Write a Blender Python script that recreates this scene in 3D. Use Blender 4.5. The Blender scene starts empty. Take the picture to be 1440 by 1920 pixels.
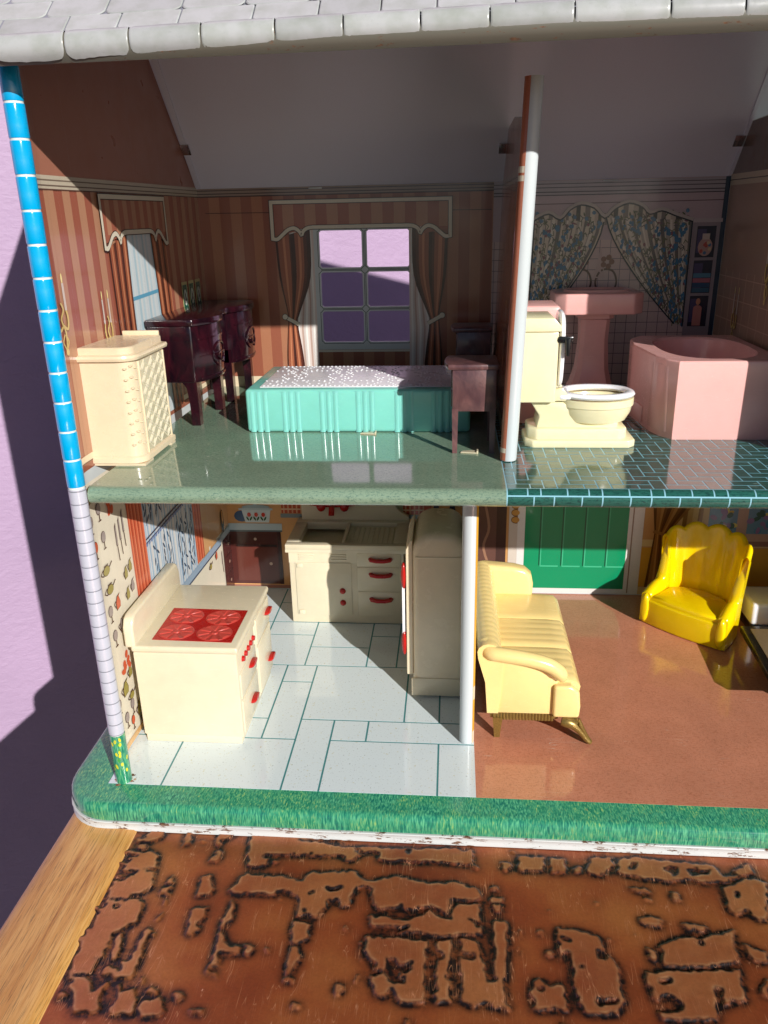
import bpy, bmesh, math, random
import numpy as np
from mathutils import Matrix, Vector
random.seed(7)
SC = bpy.context.scene
SC.unit_settings.scale_length = 0.01            # one unit is one centimetre
COL = SC.collection

# ---------------------------------------------------------------- camera, sky, sun, exposure
F_PX, YAW, PIT, ROL = 1496.97, 0.0890, -0.3569, 0.0220
CAM = Vector((18.4746, -36.103, 30.0322))
ca, sa, cb, sb, cc, sc_ = math.cos(YAW), math.sin(YAW), math.cos(PIT), math.sin(PIT), math.cos(ROL), math.sin(ROL)
Rz = Matrix(((ca, -sa, 0), (sa, ca, 0), (0, 0, 1)))
Rx = Matrix(((1, 0, 0), (0, cb, -sb), (0, sb, cb)))
Ry = Matrix(((cc, 0, sc_), (0, 1, 0), (-sc_, 0, cc)))
Rm = Rz @ Rx @ Ry
cam_d = bpy.data.cameras.new("camera"); cam = bpy.data.objects.new("camera", cam_d); COL.objects.link(cam)
rgt, fwd, up = Rm.col[0], Rm.col[1], Rm.col[2]
cam.matrix_world = Matrix(((rgt[0], up[0], -fwd[0], CAM[0]), (rgt[1], up[1], -fwd[1], CAM[1]),
                           (rgt[2], up[2], -fwd[2], CAM[2]), (0, 0, 0, 1)))
cam_d.sensor_fit = 'VERTICAL'; cam_d.sensor_height = 36.0; cam_d.lens = F_PX / 1920 * 36
cam_d.clip_start = 1.0; cam_d.clip_end = 2000
SC.camera = cam

SUN = Vector((0.67, -1.0, 0.515)).normalized()    # towards the sun
EL = math.asin(SUN.z); AZ = math.atan2(SUN.x, SUN.y)
W = bpy.data.worlds.new("World"); SC.world = W; W.use_nodes = True
nt = W.node_tree; nt.nodes.clear()
sky = nt.nodes.new("ShaderNodeTexSky"); sky.sky_type = 'NISHITA'; sky.sun_disc = False
sky.sun_elevation = EL; sky.sun_rotation = AZ; sky.altitude = 100; sky.air_density = 0.5; sky.dust_density = 0.3; sky.ozone_density = 1.0
bg = nt.nodes.new("ShaderNodeBackground"); bg.inputs[1].default_value = 0.05
wo = nt.nodes.new("ShaderNodeOutputWorld")
nt.links.new(sky.outputs[0], bg.inputs[0]); nt.links.new(bg.outputs[0], wo.inputs[0])
sl = bpy.data.lights.new("sun", 'SUN'); sl.energy = 5.0; sl.angle = math.radians(0.55); sl.color = (1.0, 0.965, 0.915)
so = bpy.data.objects.new("sun", sl); COL.objects.link(so); so.location = (60, -80, 70)
so.rotation_euler = SUN.to_track_quat('Z', 'Y').to_euler()
SC.view_settings.view_transform = 'Standard'; SC.view_settings.look = 'None'
SC.view_settings.exposure = 0.18; SC.view_settings.gamma = 1.0
SC.cycles.max_bounces = 12; SC.cycles.diffuse_bounces = 8; SC.cycles.use_denoising = True
SC.cycles.sample_clamp_indirect = 4.0

# ---------------------------------------------------------------- materials
def lin(r, g, b):
    f = lambda v: (v/255/12.92 if v/255 <= .04045 else ((v/255+.055)/1.055)**2.4)
    return (f(r), f(g), f(b), 1.0)

class NT:
    """small node builder"""
    def __init__(s, name):
        s.m = bpy.data.materials.new(name); s.m.use_nodes = True
        s.t = s.m.node_tree; s.t.nodes.clear()
        s.out = s.t.nodes.new("ShaderNodeOutputMaterial"); s.b = s.t.nodes.new("ShaderNodeBsdfPrincipled")
        s.t.links.new(s.b.outputs[0], s.out.inputs[0])
        s.tc = s.t.nodes.new("ShaderNodeTexCoord")
    def n(s, kind, **kw):
        nd = s.t.nodes.new(kind)
        for k, v in kw.items(): setattr(nd, k, v)
        return nd
    def l(s, a, b): s.t.links.new(a, b)
    def vec(s, scale=(1, 1, 1), rot=(0, 0, 0), src='Object'):
        mp = s.n("ShaderNodeMapping"); mp.inputs['Scale'].default_value = scale; mp.inputs['Rotation'].default_value = rot
        s.l(s.tc.outputs[src], mp.inputs[0]); return mp.outputs[0]
    def noise(s, scale, vec=None, detail=3, rough=.55, dist=0):
        nd = s.n("ShaderNodeTexNoise"); nd.inputs['Scale'].default_value = scale; nd.inputs['Detail'].default_value = detail
        nd.inputs['Roughness'].default_value = rough; nd.inputs['Distortion'].default_value = dist
        s.l(vec if vec is not None else s.tc.outputs['Object'], nd.inputs['Vector']); return nd.outputs[0]
    def ramp(s, fac, stops, interp='LINEAR'):
        nd = s.n("ShaderNodeValToRGB"); cr = nd.color_ramp; cr.interpolation = interp
        while len(cr.elements) < len(stops): cr.elements.new(.5)
        for e, (p, c) in zip(cr.elements, stops): e.position = p; e.color = c
        s.l(fac, nd.inputs[0]); return nd.outputs[0]
    def mix(s, fac, a, b, mode='MIX'):
        nd = s.n("ShaderNodeMix"); nd.data_type = 'RGBA'; nd.blend_type = mode
        for inp, v in ((nd.inputs[0], fac), (nd.inputs[6], a), (nd.inputs[7], b)):
            if hasattr(v, 'is_output'): s.l(v, inp)
            else: inp.default_value = v
        return nd.outputs[2]
    def bump(s, h, strength, dist=.05):
        nd = s.n("ShaderNodeBump"); nd.inputs['Strength'].default_value = strength; nd.inputs['Distance'].default_value = dist
        s.l(h, nd.inputs['Height']); s.l(nd.outputs[0], s.b.inputs['Normal'])
    def base(s, c):
        if hasattr(c, 'is_output'): s.l(c, s.b.inputs['Base Color'])
        else: s.b.inputs['Base Color'].default_value = c
    def put(s, **kw):
        for k, v in kw.items():
            i = s.b.inputs[k.replace('_', ' ')]
            if hasattr(v, 'is_output'): s.l(v, i)
            else: i.default_value = v

def grey(v): return (v, v, v, 1)

def plastic(name, rgb, rough=.22, sss=.25, radius=.35, wob=.03, grime=.06, coat=0.0):
    s = NT(name); c = lin(*rgb)
    n1 = s.noise(.9, detail=4); n2 = s.noise(14, detail=3, rough=.7)
    col = s.mix(1.0, c, s.ramp(n1, [(.3, grey(1-grime)), (.65, grey(1.0))]), 'MULTIPLY')
    col = s.mix(.5, col, s.ramp(s.noise(3.2, detail=6, rough=.8), [(.24, grey(.62)), (.31, grey(1.0))]), 'MULTIPLY')
    sc1 = s.noise(1.0, s.vec((.5, 3.2, 2.6), (.3, .4, .6)), detail=2, rough=.4)
    rs = s.ramp(sc1, [(.496, grey(0)), (.5, grey(.25)), (.504, grey(0))])
    s.base(col)
    s.put(Roughness=s.mix(1.0, s.ramp(n1, [(.3, grey(rough*1.35)), (.7, grey(rough*.75))]), rs, 'ADD'))
    if sss:
        s.put(Subsurface_Weight=sss); s.b.inputs['Subsurface Radius'].default_value = (1.0, .75, .45)
        s.b.inputs['Subsurface Scale'].default_value = radius
    s.put(Coat_Weight=coat); s.bump(s.noise(1.6, detail=2), wob, .12)
    return s.m

def flat(name, rgb, rough=.3, grain=.1, gscale=25, metallic=0.0, bump=0.0, spec=.5):
    s = NT(name); n1 = s.noise(gscale, detail=3)
    s.base(s.mix(1.0, lin(*rgb), s.ramp(n1, [(.3, grey(1-grain)), (.7, grey(1.0))]), 'MULTIPLY'))
    s.put(Roughness=rough, Metallic=metallic)
    s.b.inputs['Specular IOR Level'].default_value = spec
    if bump: s.bump(n1, bump, .02)
    if metallic == 0.0 and name == 'grey_white_tin': s.bump(s.noise(.22, s.vec((1, .35, .35)), detail=2), .25, 1.2)
    return s.m

def printed(name, rough=.2, grain=.14, gscale=30, wave=.02):
    """lithographed tin: ink colour per face from the attribute, fine weave grain, lacquer gloss"""
    s = NT(name); a = s.n("ShaderNodeVertexColor"); a.layer_name = 'Col'
    n1 = s.noise(gscale, detail=2, rough=.7); n2 = s.noise(.7, detail=3)
    col = s.mix(1.0, a.outputs[0], s.ramp(n1, [(.3, grey(1-grain)), (.65, grey(1.0))]), 'MULTIPLY')
    s.base(col); s.put(Roughness=s.ramp(n2, [(.3, grey(rough*1.3)), (.7, grey(rough*.8))]))
    s.put(Coat_Weight=.25, Coat_Roughness=.06)
    s.bump(s.noise(.5, detail=2), wave, .5)
    return s.m

def weave(name, rgb_a, rgb_b, sc=7.0, rough=.12, coat=.35):
    """printed tweed on glossy tin"""
    s = NT(name)
    n1 = s.noise(1.0, s.vec((sc*.55, sc*2.2, sc)), detail=3, rough=.7); n2 = s.noise(1.0, s.vec((sc*2.2, sc*.6, sc)), detail=3, rough=.7)
    n3 = s.noise(.45, detail=4)
    col = s.ramp(n1, [(.36, lin(*rgb_b)), (.5, lin(*rgb_a))])
    col = s.mix(.8, col, s.ramp(n2, [(.34, grey(.72)), (.46, grey(1.0))]), 'MULTIPLY')
    col = s.mix(.5, col, s.ramp(n3, [(.3, grey(.8)), (.7, grey(1.08))]), 'MULTIPLY')
    for rot, k in ((.3, .5), (1.0, .35)):
        ln = s.ramp(s.noise(1.0, s.vec((.16, 1.7, 1), (0, 0, rot)), detail=2, rough=.35), [(.4975, grey(0)), (.5, grey(1)), (.5025, grey(0))])
        mm = s.n("ShaderNodeMath", operation='MULTIPLY'); s.l(ln, mm.inputs[0]); s.l(s.ramp(s.noise(.35, detail=3), [(.56, grey(0)), (.64, grey(k))]), mm.inputs[1])
        col = s.mix(mm.outputs[0], col, lin(205, 205, 190))
    s.base(col)
    s.put(Roughness=s.ramp(n3, [(.3, grey(rough*1.4)), (.7, grey(rough*.7))]), Coat_Weight=coat, Coat_Roughness=.05)
    s.bump(s.noise(.35, detail=1), .03, .5)
    return s.m

def lawn_mat():
    s = NT("printed_grass")
    a = s.noise(1.0, s.vec((15, 4.5, 2.0), (0, 0, .35)), detail=2, rough=.5, dist=.4)
    b = s.noise(1.0, s.vec((13, 3.6, 1.7), (0, 0, -.5)), detail=2, rough=.5, dist=.5)
    big = s.noise(.55, detail=3)
    c1 = s.ramp(a, [(.32, lin(26, 106, 82)), (.46, lin(46, 132, 98)), (.58, lin(80, 158, 112)), (.72, lin(146, 178, 100))])
    c2 = s.ramp(b, [(.36, lin(26, 102, 88)), (.5, lin(48, 134, 104)), (.66, lin(92, 172, 128))])
    col = s.mix(s.ramp(big, [(.4, grey(0)), (.6, grey(1))]), c1, c2)
    rust = s.ramp(s.noise(1.3, detail=8, rough=.75), [(.665, grey(0)), (.69, grey(1))])
    edge = s.n("ShaderNodeSeparateXYZ"); s.l(s.tc.outputs['Object'], edge.inputs[0])
    zf = s.ramp(edge.outputs[2], [(0.0, grey(1)), (0.001, grey(0))])
    col = s.mix(rust, col, lin(120, 72, 48))
    s.base(col); s.put(Roughness=.16, Coat_Weight=.4, Coat_Roughness=.05); s.bump(s.noise(.8, detail=2), .04, .3)
    return s.m

def chipped(name, rgb, amount=.56):
    s = NT(name); n = s.noise(1.0, s.vec((1.2, 1.2, 5)), detail=9, rough=.72)
    f = s.ramp(n, [(amount, grey(0)), (amount+.025, grey(1))])
    s.base(s.mix(f, lin(*rgb), s.ramp(s.noise(6, detail=3), [(.3, lin(70, 42, 30)), (.7, lin(128, 92, 66))])))
    s.put(Roughness=s.ramp(f, [(0, grey(.3)), (1, grey(.7))])); return s.m

def tile_mat():
    s = NT("printed_speckled_tile")
    n = s.noise(1.0, s.vec((9, 7, 7)), detail=3, rough=.75); n2 = s.noise(1.0, s.vec((4, 4, 4)), detail=2)
    sp = s.ramp(n, [(.30, grey(.30)), (.385, grey(1.0))])
    col = s.mix(1.0, lin(216, 227, 230), sp, 'MULTIPLY')
    col = s.mix(s.ramp(n2, [(.66, grey(0)), (.7, grey(.5))]), col, lin(196, 190, 150))
    s.base(col); s.put(Roughness=.11, Coat_Weight=.4, Coat_Roughness=.04); s.bump(s.noise(.4, detail=1), .02, .5); return s.m

def wall_mat():
    s = NT("lavender_plaster")
    n1 = s.noise(1.0, s.vec((.9, .9, 1.5)), detail=6, rough=.62, dist=.4); n2 = s.noise(.12, detail=3)
    s.base(s.mix(.4, lin(166, 141, 170), s.ramp(n2, [(.3, grey(.86)), (.7, grey(1.05))]), 'MULTIPLY'))
    s.put(Roughness=.62); s.bump(n1, .36, .35); return s.m

def oak_mat():
    s = NT("varnished_oak")
    g = s.noise(1.0, s.vec((3.2, .16, 3.2)), detail=7, rough=.62, dist=.5)
    pores = s.noise(1.0, s.vec((26, .7, 26)), detail=4, rough=.65)
    big = s.noise(1.0, s.vec((.5, .08, .5)), detail=3)
    col = s.ramp(g, [(.3, lin(176, 120, 58)), (.45, lin(208, 154, 82)), (.58, lin(222, 174, 104)), (.7, lin(190, 134, 66))])
    col = s.mix(.85, col, s.ramp(pores, [(.38, grey(.42)), (.45, grey(1))]), 'MULTIPLY')
    col = s.mix(.5, col, s.ramp(big, [(.35, lin(200, 170, 120)), (.65, grey(1))]), 'MULTIPLY')
    s.base(col); s.put(Roughness=.34, Coat_Weight=.2, Coat_Roughness=.2); s.bump(pores, .25, .03); return s.m

def copper_mat():
    s = NT("aged_embossed_copper"); a = s.n("ShaderNodeVertexColor"); a.layer_name = 'Col'
    sep = s.n("ShaderNodeSeparateColor"); s.l(a.outputs[0], sep.inputs[0])     # r: patina, g: raised
    big = s.noise(.16, detail=4); fine = s.noise(7, detail=5, rough=.7)
    low = s.ramp(big, [(.32, lin(132, 58, 32)), (.5, lin(158, 82, 44)), (.68, lin(178, 108, 58))])
    high = s.ramp(big, [(.32, lin(148, 74, 44)), (.68, lin(184, 118, 70))])
    col = s.mix(sep.outputs[1], low, high)
    col = s.mix(.55, col, s.ramp(fine, [(.3, grey(.74)), (.62, grey(1.06))]), 'MULTIPLY')
    pn = s.n("ShaderNodeMath", operation='MULTIPLY'); s.l(sep.outputs[0], pn.inputs[0])
    s.l(s.ramp(s.noise(3.2, detail=4), [(.3, grey(.4)), (.55, grey(1.0))]), pn.inputs[1])
    wn = s.n("ShaderNodeMath", operation='MULTIPLY'); s.l(sep.outputs[2], wn.inputs[0]); s.l(s.ramp(s.noise(1.1, detail=4), [(.4, grey(.1)), (.65, grey(.8))]), wn.inputs[1])
    col = s.mix(wn.outputs[0], col, lin(206, 156, 112))          # rubbed edges, with a rim highlight painted in
    col = s.mix(pn.outputs[0], col, lin(26, 17, 17))
    # scratches: thin bright lines where a stretched noise crosses its middle value
    for rot, k in ((.5, .5), (-.7, .5), (1.3, .35)):
        sn = s.noise(1.0, s.vec((2.2, .18, 1), (0, 0, rot)), detail=2, rough=.4)
        msk = s.noise(.9, detail=3)
        ln = s.ramp(sn, [(.4955, grey(0)), (.5, grey(1)), (.5045, grey(0))])
        mm = s.n("ShaderNodeMath", operation='MULTIPLY'); s.l(ln, mm.inputs[0]); s.l(s.ramp(msk, [(.46, grey(0)), (.56, grey(min(1, k*1.5)))]), mm.inputs[1])
        col = s.mix(mm.outputs[0], col, lin(214, 150, 110))
    chips = s.ramp(s.noise(2.6, detail=6, rough=.8), [(.69, grey(0)), (.7, grey(1))])
    col = s.mix(chips, col, lin(226, 168, 140))
    s.base(col); s.put(Metallic=.4, Roughness=s.ramp(fine, [(.3, grey(.52)), (.7, grey(.3))]), Coat_Weight=.1, Coat_Roughness=.15)
    s.bump(s.noise(5, detail=6, rough=.75), .22, .05); return s.m

def wood_plastic(name, dark, mid, rough=.2):
    s = NT(name); g = s.noise(1.0, s.vec((1.1, 1.4, .5)), detail=5, rough=.6, dist=1.2); n2 = s.noise(9, detail=3)
    s.base(s.ramp(g, [(.35, lin(*dark)), (.66, lin(*mid))]))
    s.put(Roughness=s.ramp(n2, [(.35, grey(rough)), (.7, grey(rough*1.5))]), Coat_Weight=.5, Coat_Roughness=.12)
    s.bump(s.noise(2.2, detail=4), .12, .08); return s.m

def shingle_mat():
    s = NT("printed_stone_shingle"); oi = s.n("ShaderNodeObjectInfo")
    n1 = s.noise(1.1, detail=4); n2 = s.noise(7, detail=4, rough=.7)
    col = s.ramp(oi.outputs['Random'], [(0, lin(162, 164, 164)), (1, lin(176, 178, 178))])
    col = s.mix(.8, col, s.ramp(n1, [(.3, lin(226, 230, 220)), (.6, grey(1.0))]), 'MULTIPLY')
    col = s.mix(.5, col, s.ramp(n2, [(.25, grey(.75)), (.42, grey(1.0))]), 'MULTIPLY')
    s.base(col); s.put(Roughness=.28, Coat_Weight=.2); s.bump(n1, .05, .2); return s.m

MT = {}
def mats():
    MT['print'] = printed("lithographed_print", .2)
    MT['printdull'] = printed("lithographed_gable", .34, .1, 40)
    MT['tile'] = tile_mat(); MT['lawn'] = lawn_mat(); MT['shingle'] = shingle_mat()
    MT['flange'] = chipped("chipped_white_flange", (196, 198, 196))
    MT['white_tin'] = flat("white_lacquered_tin", (196, 204, 206), .2, .06)
    MT['ceil'] = flat("grey_white_tin", (213, 215, 232), .3, .12, 45)
    MT['eave'] = chipped("grey_stone_edge", (104, 102, 92), .6)
    MT['grout'] = flat("printed_grout", (72, 138, 140), .14, .1)
    MT['bathtile'] = weave("printed_teal_tile", (38, 92, 82), (22, 62, 58), 9, .10)
    MT['bathgrout'] = flat("printed_pale_blue_line", (138, 190, 206), .12, .1)
    MT['tweed'] = weave("printed_green_tweed", (126, 148, 126), (94, 120, 104), 11, .06, .6)
    MT['carpet'] = weave("printed_terracotta_carpet", (200, 134, 106), (184, 116, 88), 9, .11)
    MT['blue'] = plastic("blue_lacquer", (0, 160, 215), .12, 0, wob=.08, coat=.6)
    MT['whiteboard'] = flat("white_siding_lacquer", (184, 186, 198), .15, .08)
    MT['siding_line'] = flat("pale_siding_edge", (215, 222, 218), .2, .1)
    MT['grey_line'] = flat("grey_siding_line", (128, 130, 140), .3, .1)
    MT['salmon'] = flat("salmon_wallpaper_edge", (184, 112, 84), .2, .15, 12)
    MT['mustard'] = flat("mustard_wallpaper_edge", (214, 160, 56), .2, .15, 12)
    MT['cream'] = plastic("cream_plastic", (216, 205, 178), .2, .2)
    MT['cream_warm'] = plastic("warm_cream_plastic", (218, 199, 168), .26, .2)
    MT['cream_lattice'] = plastic("pale_lattice_plastic", (196, 186, 158), .3, .15)
    MT['ivory'] = plastic("ivory_toilet_plastic", (230, 221, 182), .16, .25)
    MT['sofa'] = plastic("butter_yellow_plastic", (238, 210, 142), .2, .25)
    MT['yellow'] = plastic("bright_yellow_plastic", (240, 204, 6), .14, .35, .5)
    MT['pink'] = plastic("pink_plastic", (232, 176, 170), .2, .2, .4, wob=.06)
    MT['turq'] = plastic("turquoise_plastic", (124, 200, 186), .16, .3, .4)
    MT['white'] = plastic("white_plastic", (236, 236, 240), .14, .2)
    MT['red'] = plastic("red_plastic", (176, 30, 26), .24, .12)
    MT['fridge'] = plastic("bounce_cream_plastic", (234, 216, 184), .22, .2)  # cream made lighter and warmer, making up for weak bounce light
    MT['red_pale'] = plastic("pale_red_plastic", (198, 74, 64), .3, .1)  # lighter red than the hob, for the burners
    MT['quilt'] = plastic("lilac_white_quilt", (226, 222, 226), .3, .1)
    MT['quilt_dot'] = plastic("white_quilt_dots", (224, 224, 226), .25, .1)
    MT['black'] = plastic("black_plastic", (22, 22, 24), .2, 0)
    MT['mahog'] = wood_plastic("mahogany_plastic", (20, 8, 16), (50, 14, 24), .14)
    MT['brown'] = wood_plastic("brown_plastic", (74, 48, 52), (112, 76, 74), .3)
    MT['gold'] = flat("bronze_painted_legs", (150, 124, 66), .34, .3, 9, .55)
    MT['metal'] = flat("bright_tin_tab", (205, 200, 205), .18, .1, 20, .9)
    MT['beige'] = flat("beige_mat", (150, 128, 100), .5, .2, 8)
    MT['wall'] = wall_mat(); MT['oak'] = oak_mat(); MT['copper'] = copper_mat()
mats()

# ---------------------------------------------------------------- mesh helpers
def nb(): return bmesh.new()
def ob(name, bm, mat, parent=None, sharp=35, local=False):
    if parent is not None and not local:
        bmesh.ops.translate(bm, verts=bm.verts, vec=-Vector(parent.get('_o', (0, 0, 0))))
    me = bpy.data.meshes.new(name); bm.normal_update(); bm.to_mesh(me); bm.free()
    me.materials.append(MT[mat] if isinstance(mat, str) else mat)
    me.polygons.foreach_set('use_smooth', [True]*len(me.polygons))
    if sharp is not None and len(me.polygons): me.set_sharp_from_angle(angle=math.radians(sharp))
    o = bpy.data.objects.new(name, me); COL.objects.link(o)
    if parent is not None:
        o.parent = parent
        if not local and parent.type == 'MESH': o['_o'] = parent.get('_o', (0, 0, 0))
        elif not local: o['_o'] = parent.get('_o', (0, 0, 0))
    return o
def thing(name, label, cat, loc=(0, 0, 0), rz=0, group=None):
    o = bpy.data.objects.new(name, None); COL.objects.link(o); o.location = loc; o.rotation_euler = (0, 0, rz)
    o.empty_display_size = 1
    o['_o'] = tuple(loc); o['label'] = label; o['category'] = cat
    if group: o['group'] = group
    return o
def bev(bm, geo, r, seg=2, ang=40):
    es = [e for e in {e for f in geo for e in f.edges} if len(e.link_faces) == 2 and e.calc_face_angle(0) > math.radians(ang)]
    if r > 0 and es: bmesh.ops.bevel(bm, geom=es, offset=r, segments=seg, profile=.5, affect='EDGES', clamp_overlap=True)
def box(bm, x0, x1, y0, y1, z0, z1, r=0, seg=2):
    v = [bm.verts.new(p) for p in ((x0, y0, z0), (x1, y0, z0), (x1, y1, z0), (x0, y1, z0), (x0, y0, z1), (x1, y0, z1), (x1, y1, z1), (x0, y1, z1))]
    fs = [bm.faces.new([v[i] for i in q]) for q in ((3, 2, 1, 0), (4, 5, 6, 7), (0, 1, 5, 4), (1, 2, 6, 5), (2, 3, 7, 6), (3, 0, 4, 7))]
    bm.normal_update(); bev(bm, fs, r, seg); return fs
def ax(axis, u, v, a): return {'x': (a, u, v), 'y': (u, a, v), 'z': (u, v, a)}[axis]
def prism(bm, pts, axis, a0, a1, r=0, seg=2, ang=40):
    lo = [bm.verts.new(ax(axis, u, v, a0)) for u, v in pts]; hi = [bm.verts.new(ax(axis, u, v, a1)) for u, v in pts]
    n = len(pts); fs = [bm.faces.new(lo[::-1]), bm.faces.new(hi)]
    for i in range(n): fs.append(bm.faces.new((lo[i], lo[(i+1) % n], hi[(i+1) % n], hi[i])))
    bmesh.ops.recalc_face_normals(bm, faces=fs); bm.normal_update(); bev(bm, fs, r, seg, ang); return fs
def loft(bm, rings, caps=True, closed=True):
    vs = [[bm.verts.new(p) for p in r] for r in rings]; n = len(rings[0]); fs = []
    for a, b in zip(vs, vs[1:]):
        for i in range(n if closed else n-1): fs.append(bm.faces.new((a[i], a[(i+1) % n], b[(i+1) % n], b[i])))
    if caps and closed: fs.append(bm.faces.new(vs[0][::-1])); fs.append(bm.faces.new(vs[-1]))
    bmesh.ops.recalc_face_normals(bm, faces=fs); return fs
def tube(bm, pts, rad, n=10, flat_=1.0, upv=(0, 0, 1)):
    pts = [Vector(p) for p in pts]; rr = rad if isinstance(rad, (list, tuple)) else [rad]*len(pts); rings = []
    for i, p in enumerate(pts):
        t = (pts[min(i+1, len(pts)-1)] - pts[max(i-1, 0)]).normalized()
        u = Vector(upv)
        if abs(t.dot(u)) > .95: u = Vector((1, 0, 0)) if abs(t.x) < .9 else Vector((0, 1, 0))
        s = t.cross(u).normalized(); w = s.cross(t).normalized()
        rings.append([p + (s*math.cos(2*math.pi*k/n) + w*math.sin(2*math.pi*k/n)*flat_)*rr[i] for k in range(n)])
    return loft(bm, rings)
def ell(cx, cy, rx, ry, z, n=24, sq=1.0):
    o = []
    for k in range(n):
        c, s = math.cos(2*math.pi*k/n), math.sin(2*math.pi*k/n)
        o.append((cx + rx*math.copysign(abs(c)**sq, c), cy + ry*math.copysign(abs(s)**sq, s), z))
    return o
def ball(bm, c, rx, ry, rz, u=12, v=8):
    m = Matrix.Translation(c) @ Matrix.Diagonal((rx, ry, rz, 1)); bmesh.ops.create_uvsphere(bm, u_segments=u, v_segments=v, radius=1, matrix=m)
def disc_x(bm, x, cy, cz, ry, rz, t, n=16):
    loft(bm, [[(x, cy+ry*math.cos(2*math.pi*k/n), cz+rz*math.sin(2*math.pi*k/n)) for k in range(n)],
              [(x+t, cy+.8*ry*math.cos(2*math.pi*k/n), cz+.8*rz*math.sin(2*math.pi*k/n)) for k in range(n)]])
def cyl(bm, cx, cy, r, z0, z1, n=24, half=None):
    loft(bm, [ell(cx, cy, r, r, z0, n), ell(cx, cy, r, r, z1, n)])

class PR:
    """flat ink on a sheet: polygons in the sheet's own (u, v), each layer a hair prouder"""
    def __init__(s, f): s.f = f; s.bm = nb(); s.lay = s.bm.loops.layers.float_color.new('Col')
    def poly(s, pts, c, l=0):
        if len(pts) < 3: return
        l += random.uniform(0, .4)               # no two overlapping ink films share a plane
        f = s.bm.faces.new([s.bm.verts.new(s.f(u, v, l)) for u, v in pts])
        for lp in f.loops: lp[s.lay] = c
    def quad(s, u0, u1, v0, v1, c, l=0, nu=1):
        for i in range(nu):
            a, b = u0+(u1-u0)*i/nu, u0+(u1-u0)*(i+1)/nu; s.poly([(a, v0), (b, v0), (b, v1), (a, v1)], c, l)
    def ell(s, cu, cv, ru, rv, c, l=0, n=12, rot=0):
        cr, sr = math.cos(rot), math.sin(rot)
        s.poly([(cu + ru*math.cos(t)*cr - rv*math.sin(t)*sr, cv + ru*math.cos(t)*sr + rv*math.sin(t)*cr) for t in (2*math.pi*k/n for k in range(n))], c, l)
    def stroke(s, pts, w, c, l=0, closed=False):
        P = [Vector(p) for p in pts]; n = len(P); L = []; Rr = []
        for i in range(n):
            a = P[i-1] if (closed or i) else P[i]; b = P[(i+1) % n] if (closed or i < n-1) else P[i]
            d1 = (P[i]-a); d2 = (b-P[i]); t = ((d1.normalized() if d1.length else Vector((0, 0))) + (d2.normalized() if d2.length else Vector((0, 0))))
            t = t.normalized() if t.length > 1e-6 else Vector((1, 0)); nn = Vector((-t.y, t.x))
            k = 1.0
            if d1.length and d2.length: k = 1/max(.55, abs(nn.dot(Vector((-d1.normalized().y, d1.normalized().x)))))
            L.append(P[i]+nn*w/2*k); Rr.append(P[i]-nn*w/2*k)
        for i in range(n if closed else n-1):
            j = (i+1) % n; s.poly([L[i], L[j], Rr[j], Rr[i]], c, l)
    def cloth(s, L, Rr, n, cols, l=0, jit=0.0):
        """pleated cloth between two edge polylines"""
        fr = [i/n for i in range(n+1)]
        for i in range(1, n): fr[i] += random.uniform(-jit, jit)/n
        for i in range(n):
            c = cols[i % len(cols)]
            for k in range(len(L)-1):
                q = []
                for kk, t in ((k, fr[i]), (k, fr[i+1]), (k+1, fr[i+1]), (k+1, fr[i])):
                    a, b = L[kk], Rr[kk]; q.append((a[0]+(b[0]-a[0])*t, a[1]+(b[1]-a[1])*t))
                s.poly(q, c, l)
    def done(s, name, parent, mat='print'):
        return ob(name, s.bm, mat, parent, None)
def smooth_line(pts, k=4):
    out = []
    for i in range(len(pts)-1):
        p0 = pts[max(i-1, 0)]; p1 = pts[i]; p2 = pts[i+1]; p3 = pts[min(i+2, len(pts)-1)]
        for j in range(k):
            t = j/k; out.append(tuple(.5*(2*p1[d]+(p2[d]-p0[d])*t+(2*p0[d]-5*p1[d]+4*p2[d]-p3[d])*t*t+(3*p1[d]-p0[d]-3*p2[d]+p3[d])*t**3) for d in range(len(p1))))
    out.append(tuple(pts[-1])); return out

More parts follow.
